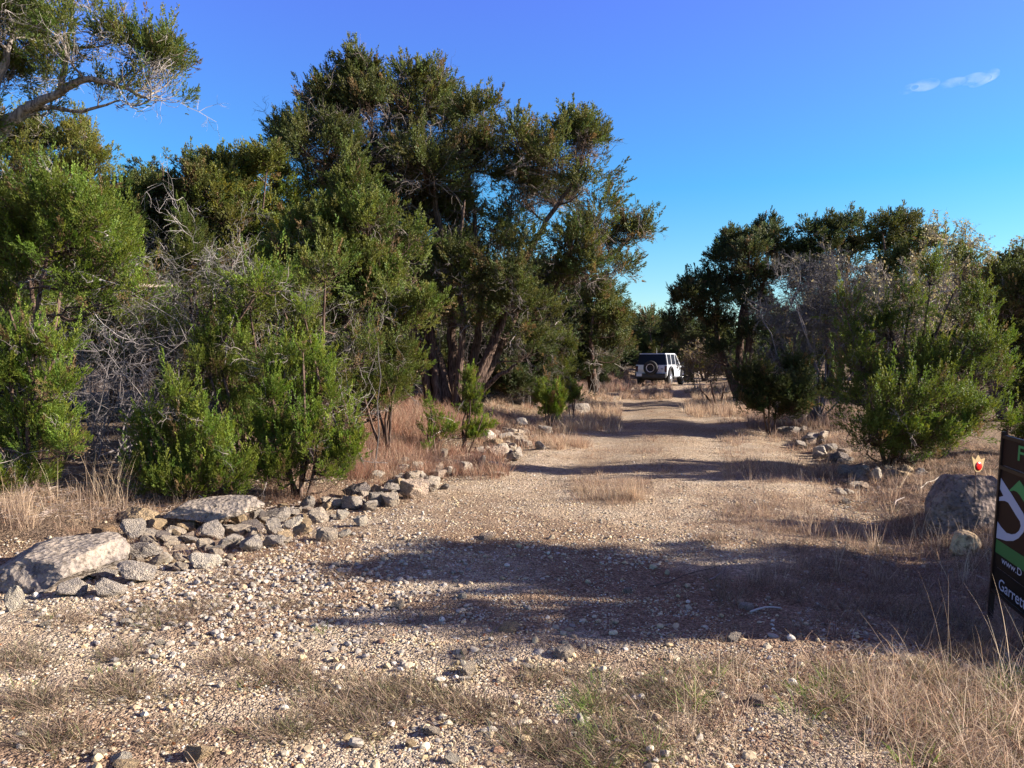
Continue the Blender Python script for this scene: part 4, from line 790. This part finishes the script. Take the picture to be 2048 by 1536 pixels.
# ------------------------------------------------------------------ fallen sticks
rng = np.random.default_rng(5)
def stick(a, b_, r, col, label, name='fallen_branch', cat='branch', K=8, bend=.06, twigs=0, sides=7, grp='fallen branches and sticks'):
    bf = Buf(); a = np.array(a, float); b_ = np.array(b_, float); P = curve_paths(a[None], b_[None], K, bend, .012)
    tubes(bf, P, np.linspace(r, r*.65, K)[None], sides, np.array([col]))
    if twigs: fan(bf, P[0, rng.integers(2, K, twigs)], (b_-a)[None]+rng.normal(size=(twigs, 3))*np.linalg.norm(b_-a)*.6, np.linalg.norm(b_-a)*.3, r*.4, col, 3, 1)
    o = bf.build(name, M_twig, None, True, a); o.location = tuple(a); tag(o, label, cat, grp)
stick(at(268, 570, 9.6), at(345, 572, 9.9), .03, (.42, .33, .26), 'sawn pale log poking out of the left thicket', 'dead_limb')
stick(at(170, 960, 8.4), at(260, 950, 8.8), .012, (.33, .28, .26), 'pale stick lying under the left dead brush')
g_ = lambda x, y, dz=.02: gp(x, y)+np.array([0, 0, dz])
stick(g_(1052, 757, .6), g_(1080, 772, .35), .05, (.5, .42, .35), 'bleached broken limb right of the tallest trunks')
stick(g_(1128, 748, .3), g_(1165, 741, .5), .035, (.55, .47, .4), 'bleached stick near the foot of the spreading juniper')
stick(g_(1385, 752, .3), g_(1402, 744, .6), .03, (.6, .55, .5), 'pale stick right of the car in the brush')
stick(g_(1418, 1165), g_(1455, 1138), .006, (.33, .28, .25), 'straight thin stick in the big foreground shadow', K=5, bend=.02)
stick(g_(1300, 1178), g_(1430, 1140), .004, (.10, .07, .06), 'dark thin twig in the big foreground shadow', K=6)
stick(g_(1840, 980), g_(1880, 960, .05), .008, (.42, .36, .29), 'bright sunlit stick left of the shaded boulder', K=5)
stick(g_(1790, 1014), g_(1808, 1002, .04), .010, (.33, .28, .25), 'short pale stick in the right bank litter', K=5)
stick(g_(1500, 1230), g_(1560, 1222), .008, (.45, .4, .36), 'pale curved stick in the shaded verge', K=5)
stick(g_(860, 890, .1), g_(905, 868, .2), .012, (.4, .34, .3), 'grey stick leaning in the red grass', K=5)

# ------------------------------------------------------------------ grass
def blades(buf, P, az, lean, L, w, cols, K=4, curl=.8):
    N = len(P); t = np.linspace(0, 1, K)[None]
    h = np.stack([np.cos(az), np.sin(az)], -1)
    ang = lean[:, None]+curl*t**1.5*rng.uniform(.3, 1.3, (N, 1)); ds = L[:, None]/(K-1)
    x = np.concatenate([np.zeros((N, 1)), np.cumsum(np.sin(ang[:, :-1])*ds, 1)], 1); z = np.concatenate([np.zeros((N, 1)), np.cumsum(np.cos(ang[:, :-1])*ds, 1)], 1)
    C = P[:, None]+np.concatenate([h[:, None]*x[..., None], z[..., None]], -1)
    sa = az+np.pi/2+rng.normal(0, .7, N); S = np.stack([np.cos(sa), np.sin(sa), rng.normal(0, .2, N)], -1)[:, None]
    ww = (w[:, None]*(1-t**1.6*.85))[..., None]*.5
    V = np.stack([C-S*ww, C+S*ww], 2).reshape(-1, 3); idx = np.arange(N*K*2).reshape(N, K, 2)
    q = np.stack([idx[:, :-1, 0], idx[:, :-1, 1], idx[:, 1:, 1], idx[:, 1:, 0]], -1).reshape(-1, 4)
    buf.add(V, q, np.repeat(cols, K*2, 0))
GC = dict(vivid=(.16, .25, .05), straw=(.50, .37, .24), tan=(.36, .25, .175), grey=(.22, .17, .14), red=(.36, .19, .125), green=(.15, .18, .055), dgreen=(.09, .10, .045), brown=(.19, .125, .085), pale=(.66, .54, .38))
def tuftgrass(buf, C, nb, L, spread, mix, w=.0028, lean0=.15, lean1=.9, curl=.8, K=4):
    """C (M,3) tuft centres"""
    M = len(C); ks = list(mix); pr = np.array([mix[k] for k in ks], float); pr /= pr.sum(); pal = np.array([GC[k] for k in ks])
    tc = pal[rng.choice(len(ks), M, p=pr)]
    ii = np.repeat(np.arange(M), nb); n = len(ii); az = rng.uniform(0, 2*np.pi, n); rr = spread*np.sqrt(rng.random(n))
    P = C[ii]+np.stack([np.cos(az)*rr, np.sin(az)*rr, np.zeros(n)], -1); P[:, 2] = G(P[:, 0], P[:, 1])-.003
    bc = pal[rng.choice(len(ks), n, p=pr)]; cols = (tc[ii]*.5+bc*.5)*rng.uniform(.5, 1.4, (n, 1))
    sz = rng.uniform(.6, 1.35, M)[ii]
    wd = w*np.maximum(1, P[:, 1]/7)
    blades(buf, P, az+rng.normal(0, .6, n), rng.uniform(lean0, lean1, n), L*sz*rng.uniform(.45, 1.15, n), wd*rng.uniform(.6, 1.3, n), cols, K, curl)
def rpx(n, x0, y0, x1, y1, noise=None, thr=0):
    P = gp(rng.uniform(x0, x1, n), rng.uniform(y0, y1, n))
    if noise: P = P[fbm2(P[:, 0], P[:, 1], noise, 3, 40)+rng.normal(0, .08, len(P)) > thr]
    return P
rng = np.random.default_rng(77)
low = Buf(); tall = Buf(); verge = Buf()
# prostrate tufts over the foreground
lowmix = dict(tan=2.4, grey=2, brown=3, dgreen=2.6, green=1.0, straw=1.0)
BL = [(300, 1240, 70, 22), (140, 1240, 60, 20), (40, 1330, 60, 26), (60, 1410, 60, 28), (230, 1385, 60, 24), (120, 1480, 80, 26), (340, 1390, 30, 10), (470, 1330, 60, 16), (560, 1350, 60, 16), (650, 1370, 70, 18), (690, 1440, 90, 30), (800, 1400, 70, 30), (900, 1405, 60, 22), (990, 1425, 60, 18), (330, 1480, 60, 14), (560, 1470, 70, 16), (420, 1220, 60, 12), (560, 1215, 50, 12), (1070, 1360, 50, 20), (1170, 1345, 50, 22), (1200, 1410, 60, 24), (1100, 1500, 80, 26), (1330, 1390, 90, 30), (1260, 1480, 90, 34), (1420, 1350, 90, 26), (700, 1160, 60, 14), (470, 1160, 50, 12), (850, 1240, 40, 8), (240, 1310, 40, 12), (1150, 1530, 90, 20)]
def fg(n):
    px = rng.uniform(-80, 2140, n); py = rng.uniform(1150, 1610, n); d = np.zeros(n)
    for (x, y, a_, b_) in BL: d = np.maximum(d, np.exp(-((px-x)/a_)**2-((py-y)/b_)**2))
    P = gp(px, py); nz = fbm2(P[:, 0], P[:, 1], 1.6, 3, 40)
    dr_ = sm(1180, 1500, px)*sm(1290, 1370, py); d = np.maximum(d*1.1, dr_*(.46+1.15*nz)); d = d+.25*nz
    k = rng.random(n) < np.clip(d*1.25-.12, .012, 1); return P[k], sm(1200, 1500, px[k])
P_, rt = fg(8200)
tuftgrass(low, P_[rt < .5], 30, .10, .06, lowmix, .0036, .5, 1.4, 1.2)
tuftgrass(low, P_[rt < .5][::4], 10, .13, .06, dict(straw=3, pale=2, tan=2), .0022, .5, 1.4, 1.4)
Q_ = P_[rt >= .5]; tuftgrass(low, Q_, 32, .095, .07, dict(tan=3.4, straw=2.4, green=1.8, dgreen=1.8, grey=2, brown=3.2, red=1.0), .0036, .5, 1.5, 1.9)
tuftgrass(low, Q_[::3], 10, .15, .08, dict(tan=2, straw=3, pale=3), .0028, .3, 1.3, 1.5)
tuftgrass(tall, rpx(60, 1700, 1340, 2120, 1600), 7, .27, .07, dict(straw=3, pale=2, tan=3, red=.8), .0026, .1, .8, .9, 5)
tuftgrass(tall, rpx(22, 1830, 1330, 2120, 1560), 4, .46, .06, dict(straw=3, pale=3, tan=2, red=1), .003, .02, .5, .5, 6)
tuftgrass(tall, rpx(36, 1300, 1350, 1800, 1560), 3, .33, .05, dict(straw=3, pale=2, tan=2), .0024, .02, .6, .5, 6)
tuftgrass(low, rpx(700, 600, 960, 1450, 1150, 1.2, .08), 30, .08, .06, dict(tan=3, grey=2, brown=1.5, straw=1, dgreen=.6), .0024, .5, 1.35)
tuftgrass(low, rpx(1500, 560, 850, 1500, 1120, 1.4, -.1), 16, .07, .07, dict(tan=3, grey=2, brown=2, straw=1), .0026, .5, 1.4)
tuftgrass(low, rpx(120, 1150, 960, 1300, 1010), 40, .12, .08, dict(straw=2, tan=3, grey=1, dgreen=.5), .0024, .2, 1.1)
tuftgrass(low, rpx(600, 1180, 790, 1360, 960, 1.0, 0), 26, .10, .09, dict(tan=3, grey=1, straw=2), .0026, .3, 1.2)
# shaded right verge
tuftgrass(low, rpx(1500, 1420, 1010, 2080, 1330, 1.1, -.15), 34, .12, .06, dict(tan=2.4, grey=3, brown=3, straw=.8, dgreen=1), .0026, .3, 1.3)
tuftgrass(low, rpx(420, 1450, 930, 1850, 1080, 1.1, -.2), 32, .11, .07, dict(tan=3, straw=2, grey=2, brown=1), .0026, .2, 1.2)
tuftgrass(tall, rpx(90, 1500, 950, 2000, 1180), 12, .30, .05, dict(straw=3, pale=2, tan=2), .0028, .03, .55, .5, 5)
tuftgrass(tall, rpx(60, 1160, 1000, 1300, 1000), 8, .24, .06, dict(straw=3, pale=2, tan=2), .0028, .05, .6, .5, 5)
# right bank
tuftgrass(verge, rpx(800, 1440, 820, 1720, 960, 1.0, -.25), 30, .15, .09, dict(tan=3, grey=2, straw=2.4, pale=.6), .003, .1, 1.1)
tuftgrass(verge, rpx(260, 1370, 775, 1500, 835), 30, .30, .10, dict(straw=3, tan=3, pale=1.5, grey=1), .003, .03, .5, .5)
tuftgrass(verge, rpx(300, 1500, 820, 1700, 860), 30, .28, .10, dict(tan=3, grey=3, straw=1), .003, .03, .6, .6)
tuftgrass(verge, rpx(700, 1640, 880, 2100, 1010, 1.0, -.3), 30, .10, .08, dict(tan=3, grey=2, straw=1.6, brown=2), .003, .3, 1.3)
# left bank : reddish bluestem
redmix = dict(red=3.4, tan=2.4, straw=1.5, brown=1.5)
tuftgrass(verge, rpx(800, 690, 830, 1010, 960, 1.0, -.35), 32, .26, .09, redmix, .003, .05, .8)
tuftgrass(verge, rpx(500, 700, 800, 900, 870), 30, .30, .09, redmix, .003, .05, .8)
tuftgrass(verge, rpx(420, 980, 800, 1180, 900, 1.0, -.3), 30, .22, .09, dict(straw=3, tan=3, red=1, pale=1), .003, .05, .9)
tuftgrass(verge, rpx(420, 1120, 765, 1240, 870, 1.0, -.35), 28, .28, .10, dict(straw=3, tan=3, pale=1.4, grey=1), .003, .03, .6)
tuftgrass(verge, rpx(350, 1110, 745, 1260, 785), 30, .42, .12, dict(grey=3, tan=2, brown=1.5, red=.8), .003, .03, .5)
tuftgrass(verge, rpx(140, 1240, 765, 1340, 800), 28, .30, .12, dict(grey=2, tan=3, straw=1), .003, .03, .6)
tuftgrass(verge, rpx(500, 520, 880, 860, 1010, 1.0, -.2), 26, .17, .08, dict(tan=3, red=1.4, straw=1, brown=2), .0028, .1, 1.1)
tuftgrass(verge, rpx(170, -60, 985, 520, 1060, 1.2, -.1), 22, .15, .07, dict(tan=3, straw=1.6, brown=2, grey=1), .0028, .1, 1.1)
tuftgrass(tall, rpx(26, 100, 990, 420, 1030), 8, .42, .06, dict(straw=3, pale=2, tan=2), .0026, .03, .5, .4, 5)
tuftgrass(tall, rpx(16, 0, 1020, 60, 1060), 12, .35, .06, dict(straw=3, tan=2), .0026, .03, .5, .4, 5)
tuftgrass(low, rpx(260, 120, 1060, 700, 1130), 22, .09, .05, dict(tan=3, red=1, brown=2, straw=1), .0024, .3, 1.2)
tuftgrass(low, rpx(26, 1080, 1330, 2100, 1560), 60, .11, .07, dict(vivid=3, green=1), .0032, .3, 1.3, 1.2)
tuftgrass(low, rpx(10, 100, 1250, 1000, 1500), 40, .08, .05, dict(vivid=1, green=3), .003, .4, 1.3, 1.2)
tuftgrass(low, Q_[::4], 14, .10, .08, dict(pale=3, straw=1), .0042, .6, 1.5, 1.9)
tag(low.build('short_grass', M_grass), 'short dry curly grass growing through the gravel', 'grass', kind='stuff')
tag(tall.build('tall_grass', M_grass), 'tall thin straw coloured grass stalks beside the track', 'grass', kind='stuff')
tag(verge.build('verge_grass', M_grass), 'reddish and straw coloured dry grass on the banks', 'grass', kind='stuff')
# litter : twigs and leaves under the thickets
lit = Buf(); P = np.concatenate([rpx(2600, -60, 880, 620, 1040), rpx(1500, 1620, 900, 2100, 1330), rpx(500, 640, 860, 1150, 960)]); n = len(P)
d = nrm(rng.normal(size=(n, 3))*np.array([1, 1, .15])); L = rng.uniform(.02, .09, (n, 1)); P = P+np.array([0, 0, .008])
tubes(lit, curve_paths(P-d*L, P+d*L, 3, .1, 0), np.full((n, 3), .0024)*np.maximum(1, P[:, 1:2]/8), 3, np.array([.30, .24, .20])*rng.uniform(.4, 1.5, (n, 1)))
tag(lit.build('twig_litter', M_twig), 'fine dead twig litter on the ground under the junipers', 'litter', kind='stuff')

lf_ = Buf(); P = np.concatenate([rpx(900, -60, 1150, 2100, 1600), rpx(1500, 1650, 890, 2120, 1330), rpx(700, -60, 960, 520, 1050), rpx(500, 700, 860, 1100, 960)]); n = len(P); U, W, D = basis(rng.normal(size=(n, 3))*.5+np.array([0, 0, 1])); s_ = rng.uniform(.006, .015, (n, 1)); P = P+np.array([0, 0, .014])
lf_.add(np.stack([P-U*s_, P+W*s_*.55, P+U*s_+D*s_*.4, P-W*s_*.55], 1).reshape(-1, 3), np.arange(4*n).reshape(-1, 4), np.repeat(np.array([(.36, .16, .07), (.25, .13, .07), (.40, .30, .20)])[rng.integers(0, 3, n)]*rng.uniform(.5, 1.2, (n, 1)), 4, 0))
tag(lf_.build('leaf_litter', M_grass), 'small brown and rusty dead leaves scattered on the ground', 'litter', kind='stuff')
# ------------------------------------------------------------------ parked car
M_white = plain('white_paint', (.58, .59, .60), .35, 0, coat=.4); M_black = plain('black_plastic', (.018, .018, .02), .6, var=.2); M_tyre = plain('tyre_rubber', (.02, .019, .018), .85, bump=.5, bscale=40)
M_glass = plain('tinted_glass', (.012, .014, .02), .35); M_glass.node_tree.nodes['Principled BSDF'].inputs['Specular IOR Level'].default_value = .12; M_red = plain('red_lens', (.09, .010, .010), .3); M_rim = plain('rim_metal', (.35, .35, .36), .35, .8); M_plate = plain('licence_plate', (.55, .56, .6), .5, var=.25, bscale=14); M_roof = plain('roof_grey', (.5, .52, .54), .4)
def prism(prof, x0, x1, bev=0, taper=None):
    """profile in (y,z), extruded along x; taper(z)->half width factor"""
    bm = bmesh.new(); a = [bm.verts.new((x0, y, z)) for y, z in prof]; b2 = [bm.verts.new((x1, y, z)) for y, z in prof]; n = len(prof)
    bm.faces.new(a[::-1]); bm.faces.new(b2)
    for i in range(n): bm.faces.new((a[i], a[(i+1) % n], b2[(i+1) % n], b2[i]))
    if taper:
        for v in bm.verts: v.co.x *= taper(v.co.z)
    bmesh.ops.recalc_face_normals(bm, faces=bm.faces)
    if bev: bmesh.ops.bevel(bm, geom=[e for e in bm.edges], offset=bev, segments=2, affect='EDGES', clamp_overlap=True)
    return bm
def boxbm(c, s, bev=.01):
    bm = bmesh.new(); bmesh.ops.create_cube(bm, size=1); 
    for v in bm.verts: v.co = Vector((c[0]+v.co.x*s[0], c[1]+v.co.y*s[1], c[2]+v.co.z*s[2]))
    if bev: bmesh.ops.bevel(bm, geom=list(bm.edges), offset=bev, segments=2, affect='EDGES')
    return bm
def lathe(prof, c, axis='x', seg=32):
    """prof list of (r, h)"""
    bm = bmesh.new(); rings = []
    for r_, h in prof:
        rg = []
        for i in range(seg):
            a = 2*math.pi*i/seg; u, v = r_*math.cos(a), r_*math.sin(a)
            rg.append(bm.verts.new((c[0]+h, c[1]+u, c[2]+v) if axis == 'x' else (c[0]+u, c[1]+h, c[2]+v)))
        rings.append(rg)
    for a, b2 in zip(rings, rings[1:]):
        for i in range(seg): bm.faces.new((a[i], a[(i+1) % seg], b2[(i+1) % seg], b2[i]))
    bm.faces.new(rings[0][::-1]); bm.faces.new(rings[-1]); bmesh.ops.recalc_face_normals(bm, faces=bm.faces); return bm
def car():
    YC = 43.2; x = (1336-1024)/F*YC; z = float(G(x, YC)); root = empty('parked_car', (x, YC+1.9, z), R(-26)); tag(root, 'white boxy off-road car with a rear spare wheel parked up the track', 'car')
    def arch(yc, r_, z0):
        return [(yc-r_*math.cos(a), z0+r_*math.sin(a)*1.0) for a in [math.pi*i/10 for i in range(11)]]
    ra, fa = arch(-1.45, .50, .55), arch(1.40, .50, .55)
    prof = [(-2.15, .60), (-2.18, .95), (-2.16, 1.20), (.85, 1.20), (1.0, 1.19), (2.05, 1.10), (2.12, .98), (2.12, .58)]+fa[::-1]+[(.6, .52)]+ra[::-1]
    # order: walk along the bottom from front to back
    body = prism(prof, -.90, .90, .02); bmobj('body', body, M_white, root)
    tp = lambda z_: 1-.14*max(0, (z_-1.2)/.62)
    cab = prism([(-2.10, 1.202), (-1.97, 1.79), (.30, 1.79), (.86, 1.202)], -.85, .85, 0, tp); bmobj('window', cab, M_glass, root)
    bmobj('roof', prism([(-2.0, 1.792), (-1.96, 1.85), (.22, 1.85), (.34, 1.792)], -.745, .745, .015), M_roof, root)
    for s in (-1, 1):
        for (ya, yb) in ((-1.90, -1.80), (-1.02, -.94), (-.12, -.04)):
            bmobj('pillar', prism([(ya-.05, 1.20), (ya+.05, 1.81), (yb+.05, 1.81), (yb-.05, 1.20)], s*.855, s*.875, 0, tp), M_white, root)
        bmobj('pillar', prism([(.80, 1.20), (.25, 1.81), (.33, 1.81), (.92, 1.20)], s*.855, s*.875, 0, tp), M_white, root)
        for yc in (-1.45, 1.40):
            ou = arch(yc, .58, .55); inn = arch(yc, .485, .55); bmobj('wheel_arch', prism(ou+inn[::-1], s*.88, s*1.0, .01), M_black, root)
            w = bmobj('wheel', lathe([(.30, -.13), (.40, -.13), (.425, -.09), (.425, .09), (.40, .13), (.30, .13)], (s*.80, yc, .425)), M_tyre, root, True)
            bmobj('rim', lathe([(.02, -.02), (.10, .0), (.12, -.03), (.26, -.02), (.275, .01)][::1], (s*.94, yc, .425)), M_rim, w, True)
        tl = bmobj('tail_light', boxbm((s*.83, -2.18, .98), (.13, .06, .34), .015), M_black, root)
        bmobj('lens', boxbm((s*.83, -2.215, .98), (.07, .02, .24), .004), M_red, tl)
        bmobj('side_step', boxbm((s*.93, -.02, .50), (.12, 1.7, .05)), M_rim, root)
        bmobj('mirror', boxbm((s*1.06, .72, 1.24), (.24, .10, .20), .03), M_black, root)
    bmobj('bumper', boxbm((0, -2.24, .60), (1.74, .26, .24), .03), M_black, root)
    bmobj('bumper', boxbm((0, 2.22, .60), (1.74, .26, .24), .03), M_black, root)
    bmobj('chassis', boxbm((0, 0, .47), (1.2, 3.9, .16)), M_black, root)
    bmobj('axle', lathe([(.06, -.7), (.14, -.12), (.16, 0), (.14, .12), (.06, .7)], (0, -1.45, .42)), M_black, root, True)
    bmobj('licence_plate', boxbm((-.64, -2.385, .64), (.32, .02, .16), .004), M_plate, root)
    bmobj('door_handle', boxbm((.62, -2.20, .98), (.11, .05, .035)), M_black, root)
    sw = bmobj('spare_wheel', lathe([(.24, 0), (.37, 0), (.405, -.05), (.405, -.19), (.37, -.23), (.24, -.23), (.22, -.16), (.02, -.15)], (0, -2.17, 1.03), 'y', 40), M_tyre, root, True)
    bm = bmesh.new(); 
    rs = []
    for i in range(40):
        a = 2*math.pi*i/40; rs.append([bm.verts.new((rr*math.cos(a), yy, rr*math.sin(a)+1.03)) for rr, yy in ((.20, -2.37), (.235, -2.40), (.245, -2.37))])
    for i in range(40):
        for k in range(3): bm.faces.new((rs[i][k], rs[(i+1) % 40][k], rs[(i+1) % 40][(k+1) % 3], rs[i][(k+1) % 3]))
    bmobj('rim_ring', bm, plain('pale_ring', (.62, .60, .58), .5), sw, True)
    bmobj('antenna', lathe([(.012, -.02), (.010, .0), (.010, .02)], (0, 0, 0)), M_black, root).hide_render = False
    an = Buf(); tubes(an, np.array([[[.18, -1.7, 1.84], [.18, -1.72, 2.0], [.18, -1.75, 2.16]]]), np.array([[.016, .012, .008]]), 5)
    bpy.data.objects.remove([o for o in root.children if o.name.startswith('antenna')][0]); an.build('antenna', M_rim, root)
car()

# ------------------------------------------------------------------ sign
def sign():
    P1 = gp(1978, 1240); P1 = np.array([P1[0], P1[1], float(G(P1[0], P1[1]))]); dirv = nrm(np.array([-.256, -.967, 0])); lean = np.array([.055, 0, 1.0]); lean /= lean[2]
    nv = nrm(np.cross(dirv, lean)); nv = nv if nv[0] < 0 else -nv
    def uz(px, py):
        u, yy, zz = ray(px, py); d = np.array([u, yy, zz]); o = np.array([0, 0, CAM_H]); A_ = np.array([dirv, lean, -d]).T; s = np.linalg.solve(A_, o-P1); return s[0], s[1]
    root = empty('yard_sign', tuple(P1)); tag(root, 'dark brown and green real estate sign in a metal frame at the right edge', 'sign')
    M_fr = plain('sign_frame_metal', (.03, .018, .014), .45, .3, var=.2); M_br = plain('sign_brown', (.024, .008, .005), .6); M_gr = plain('sign_green', (.05, .16, .045), .6); M_wh = plain('sign_white', (.46, .44, .52), .6); M_bk = plain('sign_black', (.005, .004, .004), .6); M_lg = plain('sign_light_green', (.08, .27, .08), .6)
    for m_ in (M_br, M_gr, M_wh, M_bk, M_lg, M_fr): m_.node_tree.nodes['Principled BSDF'].inputs['Specular IOR Level'].default_value = .15
    W_ = .61
    def W(u, z, o=0): return Vector(tuple(dirv*u+lean*z+nv*o))
    def slab(name, u0, u1, z0, z1, o0, o1, mat, parent=root, bev=.002):
        bm = bmesh.new(); vs_ = [bm.verts.new(W(u, z, o)) for o in (o0, o1) for (u, z) in ((u0, z0), (u1, z0), (u1, z1), (u0, z1))]
        for f in ((0, 1, 2, 3), (7, 6, 5, 4), (0, 4, 5, 1), (1, 5, 6, 2), (2, 6, 7, 3), (3, 7, 4, 0)): bm.faces.new([vs_[i] for i in f])
        bmesh.ops.recalc_face_normals(bm, faces=bm.faces)
        if bev: bmesh.ops.bevel(bm, geom=list(bm.edges), offset=bev, segments=2, affect='EDGES')
        return bmobj(name, bm, mat, parent)
    zt = uz(2003, 868)[1]; zm = uz(1997, 931)[1]; zb = uz(1986, 1178)[1]; zn = uz(1990, 1130)[1]
    fr = slab('frame_post', 0, .028, -.1, zt+.02, -.014, .014, M_fr); slab('frame_post', W_-.028, W_, -.1, zt+.02, -.014, .014, M_fr)
    slab('frame_bar', .028, W_-.028, zt-.022, zt, -.012, .012, M_fr); slab('frame_bar', .028, W_-.028, zm-.012, zm+.012, -.012, .016, M_fr); slab('frame_bar', .028, W_-.028, zb-.012, zb+.006, -.012, .012, M_fr)
    rider = slab('rider_panel', .03, W_-.03, zm+.014, zt-.024, -.003, .003, M_br); main = slab('main_panel', .03, W_-.03, zn, zm-.014, -.003, .003, M_br); low_ = slab('name_panel', .03, W_-.03, zb+.008, zn-.004, -.003, .004, M_bk)
    def poly(name, pts, mat, parent, o0=.0035, o1=.005, conv=None):
        q_ = [uz(1850+x/3.657, 840+y/3.657) for x, y in pts]; q_ = [(max(u, .0305), z) for u, z in q_]
        bm = bmesh.new(); a = [bm.verts.new(W(u, z, o1)) for u, z in q_]; b2 = [bm.verts.new(W(u, z, o0)) for u, z in q_]; n = len(a)
        bm.faces.new(a); bm.faces.new(b2[::-1])
        for i in range(n): bm.faces.new((a[i], b2[i], b2[(i+1) % n], a[(i+1) % n]))
        bmesh.ops.recalc_face_normals(bm, faces=bm.faces); bmesh.ops.triangulate(bm, faces=[f for f in bm.faces if len(f.verts) > 4]); return bmobj(name, bm, mat, parent)
    poly('logo_loop', [(562, 425), (600, 485), (640, 545), (680, 610), (724, 682), (742, 730), (744, 770), (724, 825), (690, 865), (650, 885), (600, 885), (527, 862), (534, 742), (560, 780), (600, 825), (640, 838), (670, 832), (695, 810), (708, 775), (700, 740), (670, 695), (640, 645), (615, 605), (590, 592), (546, 590), (548, 563), (580, 556), (553, 505)], M_wh, main)
    poly('logo_mountain', [(620, 518), (697, 442), (800, 590), (760, 640), (724, 590), (700, 550), (678, 526), (655, 516), (632, 522)], M_lg, main)
    u1 = W_-.0305; z0 = uz(1994, 1078)[1]; z1 = uz(1993, 1104)[1]; slab('green_band', .0305, u1, z1, z0, .0032, .0045, M_gr, main, 0)
    slab('black_band', .0305, u1, zn+.001, z1-.002, .0032, .0042, M_bk, main, 0)
    def text(s, u, z, cap, mat, parent, name, sx=1):
        cu = bpy.data.curves.new('t', 'FONT'); cu.body = s; cu.offset = .012 if s == 'F' else .004; o = bpy.data.objects.new('t', cu); COL.objects.link(o); bpy.context.view_layer.update()
        me = bpy.data.meshes.new_from_object(o.evaluated_get(bpy.context.evaluated_depsgraph_get())); bpy.data.objects.remove(o)
        h = .70; k = cap/h
        for v in me.vertices: v.co = W(u+v.co.x*k*sx, z+v.co.y*k, .0062)
        me.materials.append(mat); o = bpy.data.objects.new(name, me); COL.objects.link(o); o.parent = parent
    f = uz(2036.5, 920); ft = uz(2038, 890); text('F', f[0]-.01, f[1], abs(ft[1]-f[1]), M_lg, rider, 'lettering', 2.0)
    a = uz(2005.5, 1126); text('www.D', a[0]-.005, a[1]-.0, .042, M_wh, main, 'lettering', 1.75)
    a = uz(1999, 1177); text('Garrett', a[0]-.005, a[1], .068, M_wh, low_, 'lettering', 1.45)
sign()
# ------------------------------------------------------------------ reflector stake
def reflector():
    p = gp(1942, 1064); root = empty('reflector_stake', tuple(p)); tag(root, 'red round reflector on a crown shaped plate atop a thin rod', 'reflector')
    d = float(p[1]); k = d/F; top = at(1955, 932, d)-p; bf = Buf(); t = np.linspace(0, 1, 8)[:, None]
    P = top*t+np.array([.012, 0, 0])*np.sin(t*5)*t; tubes(bf, P[None], np.full((1, 8), .004), 6); bf.build('rod', plain('rusty_rod', (.07, .035, .03), .7, .5), root)
    c = at(1956, 929, d-.01)-p; k *= 1.12; prof = [(-10, 2), (-14.5, -16), (-7, -9), (-1, -18), (5, -9), (14, -11), (10, 2), (8, 9), (3, 13), (-4, 13), (-8, 9)]
    bm = bmesh.new(); a = [bm.verts.new((x*k*1.15, -.005, -y*k)) for x, y in prof]; b2 = [bm.verts.new((x*k*1.15, .005, -y*k)) for x, y in prof]; n = len(a)
    bm.faces.new(a); bm.faces.new(b2[::-1])
    for i in range(n): bm.faces.new((a[i], b2[i], b2[(i+1) % n], a[(i+1) % n]))
    bmesh.ops.recalc_face_normals(bm, faces=bm.faces); h1 = bmobj('crown_plate', bm, plain('tarnished_brass', (.50, .34, .14), .55, 0, var=.3, bscale=40), root)
    m = plain('red_reflector', (.75, .012, .01), .25); m.node_tree.nodes['Principled BSDF'].inputs['Coat Weight'].default_value = .6
    h2 = bmobj('reflector_disc', lathe([(8.2*k, -.004), (8*k, -.008), (4*k, -.010), (.5*k, -.011)], (.3*k, 0, -3*k), 'y', 28), m, root, True)
    for h in (h1, h2): h.location = tuple(c); h.rotation_euler = (0, 0, R(20))
reflector()
# ------------------------------------------------------------------ small cloud
def cloud():
    m, nt, out = mat_new('thin_cloud'); v = N_(nt, 'ShaderNodeVolumePrincipled'); nt.links.new(v.outputs[0], out.inputs['Volume']); v.inputs['Color'].default_value = (1, 1, 1, 1)
    tc = N_(nt, 'ShaderNodeTexCoord'); n = N_(nt, 'ShaderNodeTexNoise', Scale=.065, Detail=5.0, Roughness=.6); mp = N_(nt, 'ShaderNodeMapping'); mp.inputs['Scale'].default_value = (.8, 1, 2.2); nt.links.new(tc.outputs['Object'], mp.inputs[0]); nt.links.new(mp.outputs[0], n.inputs['Vector'])
    r_ = N_(nt, 'ShaderNodeMapRange'); r_.inputs[1].default_value = .44; r_.inputs[2].default_value = .72; r_.inputs[3].default_value = 0; r_.inputs[4].default_value = .022; nt.links.new(n.outputs[0], r_.inputs[0]); nt.links.new(r_.outputs[0], v.inputs['Density'])
    bm = bmesh.new()
    for (px, py, rx, rz) in ((1818, 178, 16, 6), (1850, 170, 26, 9), (1905, 166, 22, 6), (1945, 158, 22, 8), (1975, 152, 18, 11), (1960, 162, 16, 8)):
        c = at(px, py, 600)-at(1900, 165, 600); k = 600/F
        bmesh.ops.create_icosphere(bm, subdivisions=3, radius=1, matrix=Matrix.Translation(Vector(c)) @ Matrix.Diagonal((rx*k, 12, rz*k, 1)))
    o = bmobj('cloud', bm, m); o.location = tuple(at(1900, 165, 600)); tag(o, 'small thin white cloud alone in the blue sky', 'cloud')
cloud()

print('TRIS', sum(len(o.data.loop_triangles) or sum(len(p.vertices)-2 for p in o.data.polygons) for o in SC.objects if o.type == 'MESH')) if False else None
